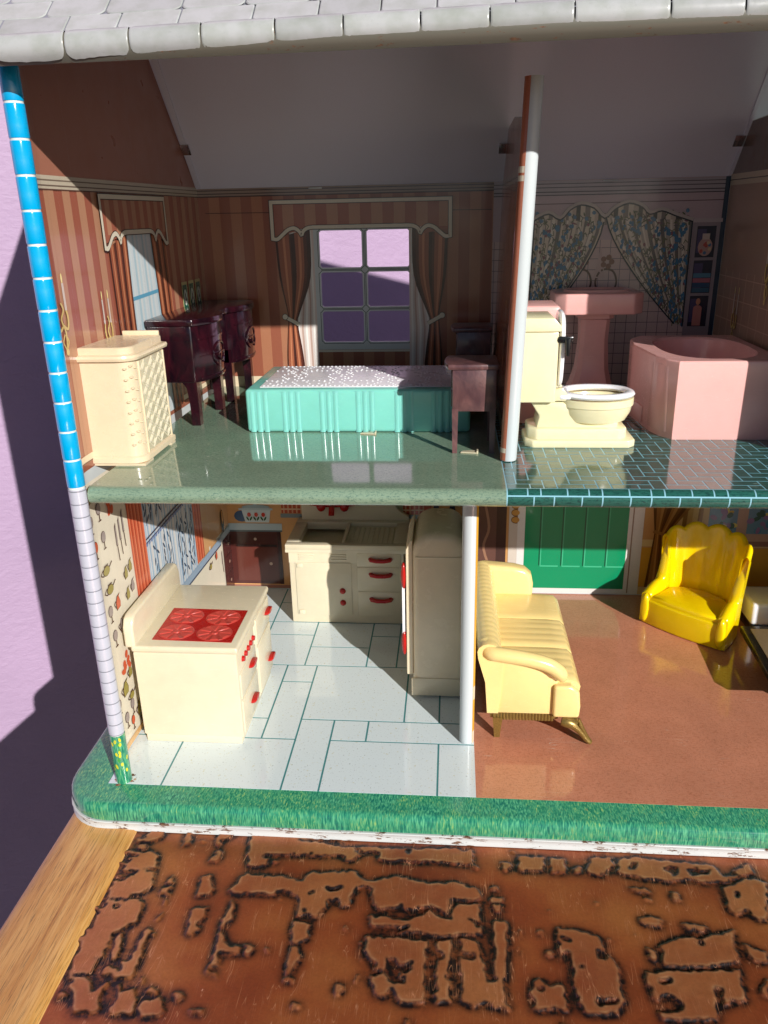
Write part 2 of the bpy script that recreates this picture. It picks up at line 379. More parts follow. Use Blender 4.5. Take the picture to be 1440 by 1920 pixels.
RAISED = [[(1.6,-7.2),(1.9,-6.7),(3.2,-6.5),(3.6,-5.7),(3.3,-4.9),(2.6,-4.9),(1.9,-5.6),(1.5,-5.9)],[(1.6,-7.3),(3.3,-6.7),(3.6,-7.3),(3.5,-8.1),(2.7,-8.9),(2.7,-9.5),(2.6,-11.0),(1.5,-11.1),(1.4,-9.2)],[(2.8,-9.1),(3.1,-8.7),(3.4,-9.5),(3.4,-10.2),(3.2,-10.3)],[(4.1,-8.6),(4.4,-8.3),(4.4,-9.2),(4.6,-10.6),(4.4,-11.1),(3.1,-11.0),(3.0,-10.6),(3.5,-10.5),(3.9,-10.8),(3.9,-10.4),(4.1,-9.5)],[(1.9,-11.4),(2.7,-11.3),(3.0,-11.9),(3.4,-11.3),(3.6,-11.4),(3.4,-12.1),(3.7,-12.7),(2.6,-12.8),(2.2,-12.2)],[(4.0,-11.4),(4.2,-11.3),(4.3,-11.8),(4.8,-11.6),(5.1,-12.0),(5.2,-12.7),(4.1,-12.9),(4.0,-12.5),(4.2,-12.2)],[(5.2,-12.2),(6.0,-11.9),(6.3,-12.1),(6.5,-12.6),(6.3,-12.8),(5.5,-12.8)],[(5.5,-11.3),(5.9,-11.6),(5.9,-11.8),(5.3,-11.7)],[(6.6,-11.7),(7.0,-11.7),(7.2,-11.9),(6.8,-12.0)],[(7.5,-12.4),(8.2,-12.2),(8.2,-12.5),(7.7,-12.6)],[(4.4,-6.6),(4.7,-6.7),(4.7,-7.0),(4.5,-6.9)],[(4.4,-8.0),(4.7,-7.4),(4.7,-7.8),(4.6,-8.1)],[(4.2,-6.4),(4.1,-5.9),(4.6,-5.8),(4.6,-6.4)],[(4.2,-5.7),(4.3,-5.0),(4.5,-5.2),(4.7,-5.7)],[(4.2,-3.0),(4.1,-1.6),(4.4,-1.5),(4.6,-3.0)],[(5.9,-2.9),(6.0,-1.9),(7.0,-1.4),(7.1,-2.0),(6.2,-2.7),(6.2,-3.2)],[(5.9,-4.2),(6.1,-3.6),(6.5,-3.6),(6.5,-4.2)],[(6.0,-6.4),(5.9,-5.0),(6.4,-5.0),(6.6,-5.8),(6.8,-5.9),(6.8,-6.3)],[(6.2,-8.7),(6.0,-7.1),(6.8,-7.0),(6.6,-7.9),(6.8,-8.3),(6.5,-8.7)],[(7.5,-5.8),(8.1,-4.8),(9.8,-4.9),(10.0,-6.0),(7.7,-6.1)],[(7.7,-6.8),(7.8,-6.4),(8.0,-6.8),(8.1,-7.5),(7.9,-8.3),(8.2,-9.0),(8.9,-9.1),(9.0,-9.5),(8.0,-9.5),(8.1,-9.9),(8.3,-10.1),(7.8,-10.3),(8.4,-10.8),(7.6,-10.5),(7.8,-9.7),(7.7,-8.8)],[(9.1,-9.0),(9.4,-9.0),(9.6,-9.5),(9.3,-9.5)],[(10.1,-9.1),(10.2,-9.1),(10.3,-9.4),(10.2,-9.4)],[(8.1,-4.3),(7.7,-2.2),(7.9,-1.8),(9.1,-1.9),(9.4,-3.2),(8.4,-3.4),(8.3,-4.0),(9.1,-4.2)],[(1.6,-4.9),(1.9,-4.0),(2.6,-3.5),(3.2,-3.8),(3.4,-4.7),(2.9,-5.0)],[(2.1,-3.0),(2.8,-2.7),(3.2,-1.9),(3.0,-1.6),(1.9,-1.7),(2.1,-2.6)],[(8.1,-4.8),(8.4,-6.0),(10.2,-5.8),(11.0,-6.0),(11.3,-7.2),(12.3,-7.2),(12.6,-6.3),(13.1,-6.1),(13.3,-6.6),(13.8,-6.5),(13.7,-6.0),(13.9,-5.4),(14.5,-5.2),(14.9,-5.9),(14.9,-6.5),(16.1,-6.6),(16.2,-6.3),(16.4,-6.6),(17.7,-6.3),(18.5,-6.8),(18.7,-5.8),(19.2,-5.9),(20.1,-5.8),(20.1,-5.1),(18.8,-4.7),(17.6,-4.9),(16.0,-4.5),(14.3,-4.9),(13.8,-4.3),(13.4,-4.3),(11.3,-4.6),(11.1,-5.2),(10.4,-4.9)],[(8.2,-4.3),(8.0,-3.5),(8.0,-2.0),(9.4,-1.7),(12.7,-1.8),(12.8,-2.2),(10.2,-2.3),(12.8,-2.6),(16.4,-2.6),(18.1,-2.4),(19.8,-2.5),(19.8,-3.5),(18.6,-3.5),(16.8,-3.5),(14.7,-3.5),(15.0,-3.1),(14.5,-2.9),(14.1,-3.0),(13.3,-3.7),(13.1,-3.3),(10.7,-3.4),(8.7,-3.5),(9.1,-3.8),(9.1,-4.2)],[(11.1,-7.5),(12.0,-7.7),(12.0,-8.5),(11.5,-8.8),(11.2,-8.7)],[(11.2,-9.0),(11.6,-8.9),(11.8,-9.3),(11.7,-10.0),(11.5,-10.4),(11.2,-10.4)],[(11.3,-10.5),(11.7,-10.5),(11.7,-10.8),(11.3,-10.8)],[(13.6,-11.2),(13.6,-10.8),(14.0,-10.7),(14.0,-11.2),(13.8,-11.4)],[(14.7,-7.0),(16.6,-7.2),(17.7,-6.5),(18.0,-6.9),(18.6,-7.0),(18.8,-6.1),(20.1,-6.0),(20.1,-7.8),(18.1,-8.0),(16.8,-7.8),(16.2,-8.0),(14.8,-7.6)],[(14.6,-8.2),(17.6,-8.2),(17.6,-9.1),(17.5,-10.1),(17.6,-11.4),(16.4,-11.5),(16.2,-10.8),(15.9,-11.0),(16.0,-11.3),(15.3,-11.1),(15.0,-10.2),(15.3,-9.7),(14.8,-9.3)],[(18.0,-8.2),(18.7,-8.2),(18.7,-9.0),(18.5,-9.8),(18.7,-11.3),(18.0,-11.4),(18.1,-10.0)],[(19.1,-8.1),(19.9,-8.1),(20.2,-9.4),(20.2,-10.2),(20.6,-10.1),(20.6,-6.9),(21.3,-6.9),(21.2,-9.7),(21.0,-10.2),(21.2,-11.5),(20.5,-11.5),(20.1,-11.1),(19.8,-11.5),(19.1,-11.3)],[(14.5,-9.5),(14.4,-8.5),(14.5,-8.6),(14.6,-9.5)],[(14.4,-10.6),(14.5,-10.2),(14.6,-10.2),(14.6,-10.7)],[(13.6,-7.7),(13.7,-7.7),(13.8,-7.9),(13.6,-7.9)],[(9.1,-9.1),(9.4,-9.0),(9.6,-9.5),(9.2,-9.5)],[(10.1,-9.1),(10.3,-9.1),(10.3,-9.4),(10.2,-9.4)],[(22.1,-2.7),(23.4,-2.8),(23.5,-2.9),(23.4,-3.7),(22.1,-3.8)],[(23.7,-2.8),(24.6,-2.8),(24.5,-3.8),(23.8,-3.8)],[(24.9,-3.3),(25.3,-3.3),(25.3,-3.8),(24.9,-3.8)],[(21.2,-3.3),(21.8,-3.3),(21.8,-3.6),(21.3,-3.8)],[(25.6,-3.3),(25.9,-2.6),(27.0,-2.5),(27.0,-3.2),(26.6,-3.4),(26.5,-3.8),(25.6,-3.8)],[(27.3,-2.7),(28.1,-2.5),(32.0,-2.8),(32.3,-3.5),(33.1,-3.4),(33.0,-3.1),(34.0,-2.5),(34.1,-3.2),(32.2,-3.9),(31.2,-4.0),(30.4,-3.8),(29.6,-4.1),(28.4,-3.9),(27.9,-3.8),(27.1,-3.6)],[(32.1,-4.2),(33.5,-3.6),(34.4,-3.8),(33.7,-5.9),(33.2,-6.2),(32.8,-5.6),(32.2,-6.0),(31.9,-5.5)],[(23.6,-7.1),(24.4,-7.2),(25.4,-7.4),(25.7,-8.1),(25.8,-8.4),(26.1,-9.2),(26.1,-10.1),(26.1,-10.7),(25.7,-11.4),(24.4,-11.4),(23.9,-10.3),(24.1,-9.5),(24.0,-8.4),(23.6,-9.0)],[(22.0,-10.5),(22.6,-9.9),(22.9,-10.2),(23.5,-10.1),(23.7,-11.4),(22.0,-11.4),(22.3,-11.0)],[(28.1,-7.8),(29.1,-7.4),(30.3,-7.3),(32.0,-6.7),(31.7,-7.3),(31.5,-8.6),(30.2,-8.8),(29.3,-8.9),(28.1,-9.0),(28.2,-8.3)],[(27.2,-9.3),(27.9,-9.2),(31.4,-8.9),(31.2,-10.4),(30.1,-10.8),(30.4,-9.9),(30.1,-9.9),(29.8,-11.4),(27.5,-11.5),(27.4,-11.1),(28.0,-11.1),(28.5,-10.9),(28.3,-10.5),(27.8,-10.3),(27.4,-10.7)],[(32.0,-7.5),(33.0,-7.9),(32.8,-8.5),(32.1,-8.4)],[(27.5,-6.3),(28.7,-6.3),(28.5,-6.8),(27.7,-6.8)],[(29.4,-6.5),(30.4,-6.6),(30.7,-6.9),(29.6,-6.9)],[(27.6,-8.0),(28.0,-8.2),(27.9,-8.7),(27.6,-8.6)],[(27.4,-4.5),(28.3,-4.5),(28.6,-4.8),(27.9,-4.8)],[(29.4,-4.7),(29.7,-4.7),(30.0,-5.2),(29.5,-5.3)],[(32.0,-9.7),(32.5,-9.2),(32.2,-10.2),(31.9,-10.0)],[(21.9,-7.3),(22.0,-7.3),(22.0,-7.8),(21.9,-7.8)],[(21.8,-8.5),(21.9,-8.5),(21.9,-8.8),(21.8,-8.8)],[(20.6,-4.8),(20.9,-4.8),(21.0,-5.1),(20.6,-5.1)],[(20.6,-5.6),(21.2,-5.5),(21.2,-5.9),(20.6,-6.0)],[(20.7,-6.0),(21.1,-6.0),(21.0,-6.5),(20.8,-6.5)]]
SUNK = [[(15.7,-9.4),(16.1,-9.3),(16.3,-9.7),(16.9,-9.5),(16.9,-9.9),(16.4,-10.0),(16.7,-10.2),(16.6,-10.5),(15.9,-10.5)],[(14.8,-7.7),(16.7,-7.5),(16.1,-8.0),(15.1,-7.9)],[(18.0,-8.7),(18.4,-8.9),(18.2,-9.2),(18.0,-9.1)],[(19.2,-8.8),(19.7,-8.8),(19.7,-9.1),(19.2,-9.1)],[(11.5,-6.8),(11.8,-7.0),(11.6,-7.0)],[(12.4,-5.5),(13.2,-5.3),(13.2,-5.5),(12.6,-5.7)],[(19.5,-6.9),(20.1,-7.2),(20.0,-7.4),(19.6,-7.0)],[(14.9,-10.0),(15.6,-10.0),(15.6,-10.2),(15.1,-10.2)],[(29.5,-3.2),(30.2,-3.0),(30.2,-3.4),(29.8,-3.7)],[(30.7,-3.2),(31.8,-3.2),(31.6,-3.4),(30.7,-3.6)],[(25.3,-8.4),(25.7,-8.3),(25.8,-8.7),(25.3,-8.8)],[(24.9,-10.8),(25.8,-10.7),(25.8,-10.9),(24.9,-11.0)],[(23.8,-7.7),(24.1,-7.7),(24.1,-7.9),(23.8,-7.9)],[(27.7,-9.6),(28.3,-9.6),(28.2,-9.8),(27.8,-9.8)],[(30.6,-10.5),(31.1,-10.5),(31.0,-10.7),(30.6,-10.7)],[(27.9,-2.9),(28.2,-2.9),(28.1,-3.3),(27.8,-3.4)],[(32.6,-4.5),(32.9,-4.5),(32.6,-4.8)],[(24.3,-9.2),(24.6,-9.2),(24.5,-9.3)],[(22.4,-10.4),(22.7,-10.4),(22.6,-10.6)]]

# ---------------------------------------------------------------- the wall behind
D = 25.0
def build_wall():
    bm = nb(); vs = []
    for x in (-260, 240):
        y = 51.0 + .6*x
        vs.append(((x, y, -120), (x, y, 190)))
    n = Vector((.6, -1, 0)).normalized()*-4
    f = [bm.verts.new(p) for p in (vs[0][0], vs[1][0], vs[1][1], vs[0][1])]
    fc = bm.faces.new(f); r = bmesh.ops.extrude_face_region(bm, geom=[fc])
    bmesh.ops.translate(bm, verts=[g for g in r['geom'] if isinstance(g, bmesh.types.BMVert)], vec=n)
    bmesh.ops.recalc_face_normals(bm, faces=bm.faces)
    o = ob('wall', bm, 'wall'); o['kind'] = 'structure'; o['label'] = 'lavender plastered room wall behind the dollhouse'
build_wall()

# ---------------------------------------------------------------- the dollhouse
H = thing('dollhouse', 'open fronted tin dollhouse with printed rooms, grey shingle roof and green lawn base', 'dollhouse', (0, 0, -1.69))
XR = 58.0
def rrect(x0, x1, y0, y1, r, z, d=0.0, seg=8):
    pts = []
    for cx, cy, a in ((x0+r, y0+r, 180), (x1-r, y0+r, 270), (x1-r, y1-r, 0), (x0+r, y1-r, 90)):
        for k in range(seg+1):
            t = math.radians(a + 90*k/seg); pts.append((cx+(r-d)*math.cos(t), cy+(r-d)*math.sin(t), z))
    return pts
bm = nb()
B = (-3.3, XR+3, -2.12, D+3, 2.9)
loft(bm, [rrect(*B, z, d) for d, z in ((.25, -1.06), (.02, -1.06), (0, -1.0), (0, -.45), (.05, -.24), (.16, -.08), (.36, 0)) ], caps=True)
base = ob('lawn_base', bm, 'lawn', H, 50)
bm = nb()
loft(bm, [rrect(*B, z, d) for d, z in ((.5, -1.06), (-.06, -1.085), (-.09, -1.13), (-.03, -1.24), (-.01, -1.5), (-.07, -1.58), (-.06, -1.66), (.3, -1.69))], caps=True)
ob('base_flange', bm, 'flange', base, 50)

# ground floors: ink on the lawn sheet
def sheet(name, x0, x1, y0, y1, z, mat, parent, t=.012):
    bm = nb(); box(bm, x0, x1, y0, y1, z-t, z); return ob(name, bm, mat, parent)
kf = sheet('kitchen_floor', -.82, 20.0, -.36, D, .016, 'grout', H)
TL = [(-.8, 4.6, 19.13, 25), (4.6, 8.2, 17.1, 19.13), (4.6, 8.2, 12.74, 17.1), (-.8, 4.6, 12.74, 19.13), (8.2, 12.6, 15.36, 19.13), (8.2, 12.6, 12.74, 15.36),
      (12.6, 14.74, 17.1, 19.13), (12.6, 14.74, 12.74, 17.1), (14.74, 17.87, 12.74, 19.13), (17.87, 20.0, 12.74, 19.13), (4.6, 8.2, 19.13, 22.4), (4.6, 8.2, 22.4, 25),
      (8.2, 14.74, 19.13, 25), (14.74, 20.0, 19.13, 25), (7.0, 9.12, 10.6, 12.74), (7.0, 9.12, 4.22, 10.6), (9.12, 15.66, 6.3, 12.74), (15.66, 17.87, 6.3, 12.74), (17.87, 20.0, 6.3, 12.74),
      (4.6, 7.0, 6.3, 12.74), (4.6, 7.0, 4.22, 6.3), (-.8, 4.6, 4.22, 12.74), (9.12, 11.26, -.36, 6.3), (11.26, 13.44, 4.22, 6.3), (13.44, 20.0, 4.22, 6.3),
      (11.26, 17.87, -.36, 4.22), (17.87, 20.0, -.36, 4.22), (2.26, 9.12, -.36, 4.22), (-.8, 2.26, -.36, 4.22)]
for x0, x1, y0, y1 in TL:
    g = .055; bm = nb()
    box(bm, x0+(g if x0 > -.7 else 0), x1-(g if x1 < 19.9 else 0), y0+(g if y0 > -.3 else 0), y1-g, .017, .028, 0)
    ob('tile', bm, 'tile', kf)
sheet('living_room_floor', 20.0, XR, -.36, D, .018, 'carpet', H)

# --- left wall -------------------------------------------------
def bulge(y): return -.3-.5*math.sin(math.pi/2*max(0, y)/3) if y < 3 else -.8+.68*(y-3)/22
def roof_front(y): return 36.75+.8*(y+1.6)
def roof_back(y): return 32.0+1.1*(D-y)
RIDGE = (32.0+1.1*D-36.75-1.28)/1.9
bm = nb()
ys = [0, .25, .5, .75, 1.0, 1.25, 1.5, 1.75, 2.0, 2.25, 2.5, 2.75, 3, 6, 9, RIDGE, 14, 18, 22, D]
for a, b in zip(ys, ys[1:]):
    q = [(a, 0), (b, 0), (b, min(roof_front(b), roof_back(b))-.05), (a, min(roof_front(a), roof_back(a))-.05)]
    for off, fl in ((0, 0), (-.07, 1)):
        v = [bm.verts.new((bulge(y)+off, y, z)) for y, z in q]; bm.faces.new(v if not fl else v[::-1])
bmesh.ops.remove_doubles(bm, verts=bm.verts, dist=.001)
lw = ob('side_wall', bm, 'white_tin', H)
def LW(y, z, l):
    q = y if y <= 0 or y >= D else min(D, y+abs(bulge(y))*(y+36.1)/22)
    return (bulge(q)+.012+.012*l, q, z)
# bedroom half
p = PR(LW); gb = lin(158, 104, 84)
p.f = lambda y, z, l: (bulge(y)+.012+.012*l, y, z)
for a, b in zip(ys, ys[1:]):
    p.poly([(a, 32.0), (b, 32.0), (b, min(roof_front(b), roof_back(b))-.1), (a, min(roof_front(a), roof_back(a))-.1)], gb)
p.done('printed_gable', lw, 'printdull')
p = PR(LW); y = .15; k = 0; dk, lt = lin(154, 88, 70), lin(178, 130, 102)
p.quad(0, D, 17.6, 31.6, dk, 0, 60)
while y < D:
    for j in range(1):
        p.quad(max(0, y), min(D, y+.78), 17.65, 31.6, lt, 1, 3)
    y += 1.58
p.quad(0, D, 31.5, 32.1, lin(190, 178, 158), 2, 60); p.quad(0, D, 31.62, 31.68, lin(110, 92, 80), 3, 60); p.quad(0, D, 31.86, 31.92, lin(120, 104, 90), 3, 60); p.quad(0, D, 31.44, 31.5, lin(96, 66, 56), 3, 60)
p.quad(0, D, 17.65, 18.05, lin(150, 92, 72), 2, 60); p.quad(0, D, 18.05, 18.4, lin(226, 208, 176), 2, 60); p.quad(0, D, 18.0, 18.06, lin(110, 80, 62), 3, 60)
p.done('printed_wallpaper', lw)
def bedroom_curtains(mapf, parent, u0, u1, zt, zb, narrow, floor_z):
    """valance, two tied curtains and whatever sheer hangs between them"""
    um = (u0+u1)/2; w = u1-u0; br = [lin(70, 34, 26), lin(150, 84, 58), lin(196, 128, 92), lin(160, 92, 64), lin(92, 48, 36)]
    cream = lin(214, 206, 186); ink = lin(58, 40, 36)
    p = PR(mapf)
    if narrow:
        p.cloth([(u0+3.1, zb+.6), (u0+2.95, 24), (u0+2.7, floor_z)], [(u1-2.7, zb+.6), (u1-2.4, 24), (u1-1.9, floor_z)], 14, [lin(186, 206, 214), lin(206, 214, 216), lin(200, 210, 214), lin(172, 196, 206), lin(208, 213, 213)], 4)
        p.stroke([(u0+3.0, 25.6), (u1-2.5, 25.75)], .22, lin(92, 158, 188), 5)
        for i in range(5):
            bx = u0+3.4+i*.5; p.stroke(smooth_line([(bx, 20), (bx+.2, 21.6), (bx, 23.2)], 3), .05, lin(70, 110, 130), 6)
            for j in range(6): p.ell(bx+random.uniform(-.2, .3), 20.4+j*.5, .1, .22, lin(70, 104, 126), 6, 6, random.uniform(-1, 1))
        p.done('printed_sheer', parent); p = PR(mapf)
        p.cloth([(u0+.5, zb-.1), (u0+.55, 26), (u0+.6, 22), (u0+.6, floor_z)], [(u0+3.2, zb+.6), (u0+3.05, 26), (u0+3.0, 22), (u0+2.8, floor_z)], 15, br, 6, .3)
        p.done('printed_curtain', parent); p = PR(mapf)
        p.cloth([(u1-2.9, zb+.6), (u1-2.6, 26), (u1-2.3, 22), (u1-1.95, floor_z)], [(u1-.3, zb), (u1-.2, 26), (u1-.1, 22), (u1, floor_z)], 13, br, 6, .3)
        p.done('printed_curtain', parent)
    else:
        for sgn in (-1, 1):
            U = lambda d: (u0+d) if sgn < 0 else (u1-d)
            p = PR(mapf)
            p.cloth([(U(1.2), zb+.6), (U(1.6), 24), (U(1.3), 22), (U(1.5), floor_z)], [(U(2.98), zb+.6), (U(2.98), 24), (U(2.98), 22), (U(3.0), floor_z)], 11, [lin(206, 196, 190), lin(232, 228, 222), lin(218, 202, 194), lin(186, 158, 146)], 4)
            p.done('printed_sheer', parent)
            p = PR(mapf)
            Lc = smooth_line([(U(.15), zb-.1), (U(.3), 25.8), (U(.75), 23.2), (U(.75), 22.4), (U(.55), 20), (U(.5), floor_z)], 4)
            Rc = smooth_line([(U(2.75), zb+.6), (U(2.65), 25.8), (U(1.7), 23.2), (U(1.5), 22.4), (U(1.8), 20), (U(1.95), floor_z)], 4)
            p.cloth(Lc, Rc, 11, br, 6, .3)
            p.stroke([(U(.6), 22.85), (U(1.6), 22.3)], .34, ink, 7); p.stroke([(U(.6), 22.87), (U(1.6), 22.32)], .26, cream, 8); p.ell(U(.55), 22.9, .24, .24, ink, 8); p.ell(U(.55), 22.9, .2, .2, cream, 9)
            p.done('printed_curtain', parent)
    p = PR(mapf)
    sc_r = smooth_line([(u1, zb-.1), (u1-.35, zb-.12), (u1-.75, zb+.18), (u1-1.15, zb+.5), (u1-1.6, zb+.62), (u1-1.95, zb+.42), (u1-2.12, zb+.16)], 4)+smooth_line([(u1-2.18, zb+.18), (u1-2.3, zb+.42), (u1-2.6, zb+.6), (u1-3.0, zb+.66)], 4)
    vl = [(u0, zt), (u1, zt)]+sc_r+[(u0+u1-a, b) for a, b in sc_r[::-1]]
    n = 16
    for i in range(n):                       # the striped fabric of the valance
        a, b = u0+w*i/n, u0+w*(i+1)/n
        p.poly([(a, zb+.55), (b, zb+.55), (b, zt), (a, zt)], (lin(156, 90, 70), lin(176, 126, 98))[i % 2], 9)
    for s0, s1 in ((u0, u0+1.9), (u1-1.9, u1)): p.poly([(s0, zb+.1), (s1, zb+.4), (s1, zb+.56), (s0, zb+.56)], lin(156, 90, 70), 9)
    p.stroke(vl, .34, ink, 10, True); p.stroke(vl, .24, cream, 11, True)
    p.done('printed_valance', parent)
bedroom_curtains(LW, lw, 7.2, 17.0, 31.25, 28.7, True, 17.9)
def sconce(mapf, parent, u, z, s=1.0):
    p = PR(mapf); g = lin(214, 184, 116); dkb = lin(120, 84, 50)
    for sg in (-1, 1):
        p.stroke(smooth_line([(u, z), (u+sg*.35*s, z-.25*s), (u+sg*.5*s, z+.3*s), (u+sg*.42*s, z+.75*s)], 4), .22*s, dkb, 5)
        p.stroke(smooth_line([(u, z), (u+sg*.35*s, z-.25*s), (u+sg*.5*s, z+.3*s), (u+sg*.42*s, z+.75*s)], 4), .15*s, g, 6)
        p.quad(u+sg*.42*s-.09*s, u+sg*.42*s+.09*s, z+.75*s, z+2.2*s, lin(206, 190, 178), 6); p.ell(u+sg*.42*s, z+2.45*s, .07*s, .28*s, lin(240, 220, 150), 6, 8)
        p.stroke(smooth_line([(u, z-.5*s), (u+sg*.25*s, z-.9*s), (u+sg*.05*s, z-1.3*s)], 4), .1*s, g, 6)
    p.stroke(smooth_line([(u, z+1.2*s), (u+.16*s, z+.8*s), (u-.14*s, z+.3*s), (u+.1*s, z-.4*s), (u, z-1.4*s)], 4), .2*s, dkb, 6); p.stroke(smooth_line([(u, z+1.2*s), (u+.16*s, z+.8*s), (u-.14*s, z+.3*s), (u+.1*s, z-.4*s), (u, z-1.4*s)], 4), .13*s, g, 7)
    p.ell(u, z-1.45*s, .14*s, .2*s, g, 7); p.done('printed_sconce', parent)
sconce(LW, lw, 6.35, 24.0, .9); sconce(LW, lw, 1.6, 25.2, .9)
for yy in (19.0, 20.5, 22.0):
    p = PR(LW); p.quad(yy, yy+1.15, 24.0, 25.9, lin(206, 196, 140), 4); p.quad(yy+.13, yy+1.02, 24.15, 25.7, lin(34, 104, 84), 5)
    p.ell(yy+.58, 24.85, .32, .55, lin(214, 220, 206), 6); p.ell(yy+.58, 24.9, .1, .34, lin(60, 90, 66), 7, 8, .3); p.ell(yy+.5, 24.7, .08, .3, lin(90, 60, 60), 7, 8, -.6)
    p.done('printed_picture', lw)
# kitchen half
p = PR(LW); wall_c = lin(224, 216, 196)
p.quad(0, 5.4, .1, 16.95, wall_c, 0, 24); p.quad(5.4, D, .1, 6.0, wall_c, 0, 10); p.quad(17.6, D, 5.5, 16.95, lin(206, 158, 108), 0, 4); p.quad(0, 6, .1, .5, lin(214, 170, 112), 3, 24)
kw = p.done('printed_kitchen_wallpaper', lw)
p = PR(LW); rd, gy, ol, ik = lin(204, 92, 60), lin(158, 146, 142), lin(156, 144, 76), lin(88, 62, 52)
def motif(p, kind, u, v, c, s=1.0):
    if kind == 'goblet':
        p.ell(u, v+.3*s, .27*s, .42*s, ik, 3); p.ell(u, v+.3*s, .24*s, .38*s, c, 4); p.stroke([(u, v), (u, v-.5*s)], .08, ik, 4); p.stroke([(u-.16*s, v-.5*s), (u+.16*s, v-.5*s)], .08, ik, 4)
    elif kind == 'jug':
        p.poly([(u-.3*s, v-.5*s), (u+.3*s, v-.4*s), (u+.38*s, v), (u+.2*s, v+.5*s), (u+.42*s, v+.72*s), (u-.1*s, v+.6*s), (u-.36*s, v+.1*s)], ik, 3)
        p.poly([(u-.25*s, v-.44*s), (u+.26*s, v-.35*s), (u+.32*s, v), (u+.14*s, v+.5*s), (u+.34*s, v+.66*s), (u-.08*s, v+.54*s), (u-.3*s, v+.1*s)], c, 4)
        p.stroke(smooth_line([(u-.3*s, v+.3*s), (u-.55*s, v+.15*s), (u-.32*s, v-.3*s)], 4), .07, ik, 4)
    elif kind == 'knife':
        p.poly([(u-.1, v+1.3*s), (u+.1, v+1.5*s), (u+.13, v), (u-.1, v)], ik, 3); p.poly([(u-.06, v+1.25*s), (u+.06, v+1.4*s), (u+.09, v+.05), (u-.07, v+.05)], c, 4); p.stroke([(u, v), (u+.05, v-1.0*s)], .1, ik, 4)
    elif kind == 'fruit':
        for k in range(7): p.ell(u+random.uniform(-.5, .5)*s, v+random.uniform(-.8, .8)*s, .2*s, .3*s, c, 4, 8, random.uniform(-1, 1))
    elif kind == 'pot':
        p.ell(u, v, .34*s, .3*s, ik, 3); p.ell(u, v, .3*s, .26*s, c, 4); p.stroke([(u+.3*s, v+.1), (u+.6*s, v+.3*s)], .1, ik, 4); p.stroke([(u-.2*s, v+.32*s), (u+.2*s, v+.32*s)], .08, ik, 4)
        p.stroke(smooth_line([(u-.3*s, v+.2*s), (u-.55*s, v), (u-.28*s, v-.2*s)], 4), .07, ik, 4)
for kd, u, v, c_, s in (('jug', 1.3, 16.2, ol, 1), ('fruit', 3.6, 15.2, rd, 1.1), ('goblet', 1.2, 14.6, gy, 1), ('goblet', 2.1, 15.0, gy, 1), ('goblet', 1.3, 13.1, rd, 1), ('goblet', 2.2, 13.3, gy, 1),
        ('knife', 3.7, 12.4, gy, 1.1), ('knife', 4.25, 12.6, gy, 1.1), ('knife', 4.8, 12.9, gy, 1.1), ('pot', 2.0, 11.6, ol, 1.2), ('pot', 2.1, 10.4, ol, 1.2), ('jug', 4.3, 10.4, ol, .8), ('jug', 5.0, 10.6, ol, .8), ('jug', 4.2, 9.1, ol, .8), ('jug', 5.0, 9.3, gy, .8),
        ('jug', 2.7, 9.2, rd, .9), ('goblet', 1.8, 8.9, gy, 1), ('jug', 2.8, 7.7, gy, .9), ('goblet', 1.9, 7.3, gy, 1), ('jug', 4.3, 7.6, ol, .8), ('fruit', 2.6, 5.6, rd, 1.0), ('jug', 4.2, 6.1, ol, .8), ('jug', 4.9, 5.0, rd, .8), ('fruit', 4.5, 3.2, rd, .8),
        ('jug', 2.1, 3.8, ol, 1), ('pot', 2.7, 3.0, ol, 1), ('jug', 2.9, 4.5, ol, .8), ('goblet', 2.6, 2.2, gy, 1), ('goblet', 1.8, 1.8, gy, 1), ('goblet', 2.4, 1.2, rd, .9), ('jug', 3.4, 1.6, ol, 1), ('jug', 3.7, .9, ol, .8), ('goblet', 1.2, 3.2, gy, .9), ('goblet', 1.0, 5.0, gy, .9), ('jug', 1.0, 7.0, gy, .8), ('jug', .9, 1.6, ol, .8),
        ('pot', 19.0, 4.4, ol, 1), ('jug', 20.6, 4.7, rd, .8), ('knife', 22.0, 3.4, gy, .9), ('knife', 22.6, 3.4, gy, .9)):
    u2 = u if u > 10 else 1.0+(u-.9)*.93; p = PR(LW); motif(p, kd, u2, v, c_, s*.85); p.done({'goblet': 'printed_goblet', 'jug': 'printed_jug', 'knife': 'printed_knife', 'fruit': 'printed_fruit', 'pot': 'printed_teapot'}[kd], lw)
p = PR(LW)
p.cloth([(5.35, 16.9), (5.35, 5.2)], [(7.5, 16.9), (7.5, 5.2)], 14, [lin(206, 96, 66), lin(222, 128, 92), lin(176, 74, 50)], 3, .2); p.done('printed_curtain', lw)
p = PR(LW)
p.cloth([(7.5, 16.9), (7.5, 5.6)], [(16.2, 16.9), (16.2, 5.6)], 44, [lin(176, 196, 214), lin(206, 212, 218), lin(150, 180, 206), lin(200, 204, 208), lin(214, 214, 212)], 2, .4)
for i in range(10):
    bx = 7.9+i*.85
    for z0, z1 in ((12.0, 16.6), (6.0, 10.8)):
        if random.random() < .75:
            p.stroke(smooth_line([(bx, z0), (bx+.3, (z0+z1)/2), (bx, z1)], 4), .06, lin(60, 84, 108), 4)
            for j in range(9): p.ell(bx+random.uniform(-.35, .4), z0+.4+j*(z1-z0-.5)/9, .09, .3, lin(58, 80, 104), 4, 6, random.uniform(-.9, .9))
p.stroke([(7.5, 11.2), (11.8, 11.45), (16.2, 11.6)], .12, lin(60, 60, 84), 5); p.stroke([(7.5, 10.95), (11.8, 11.2), (16.2, 11.35)], .08, lin(70, 70, 96), 5)
for i in range(22): p.ell(7.6+i*.4, 10.85+.0*i+.02*i, .17, .16, lin(120, 140, 180), 4, 8)
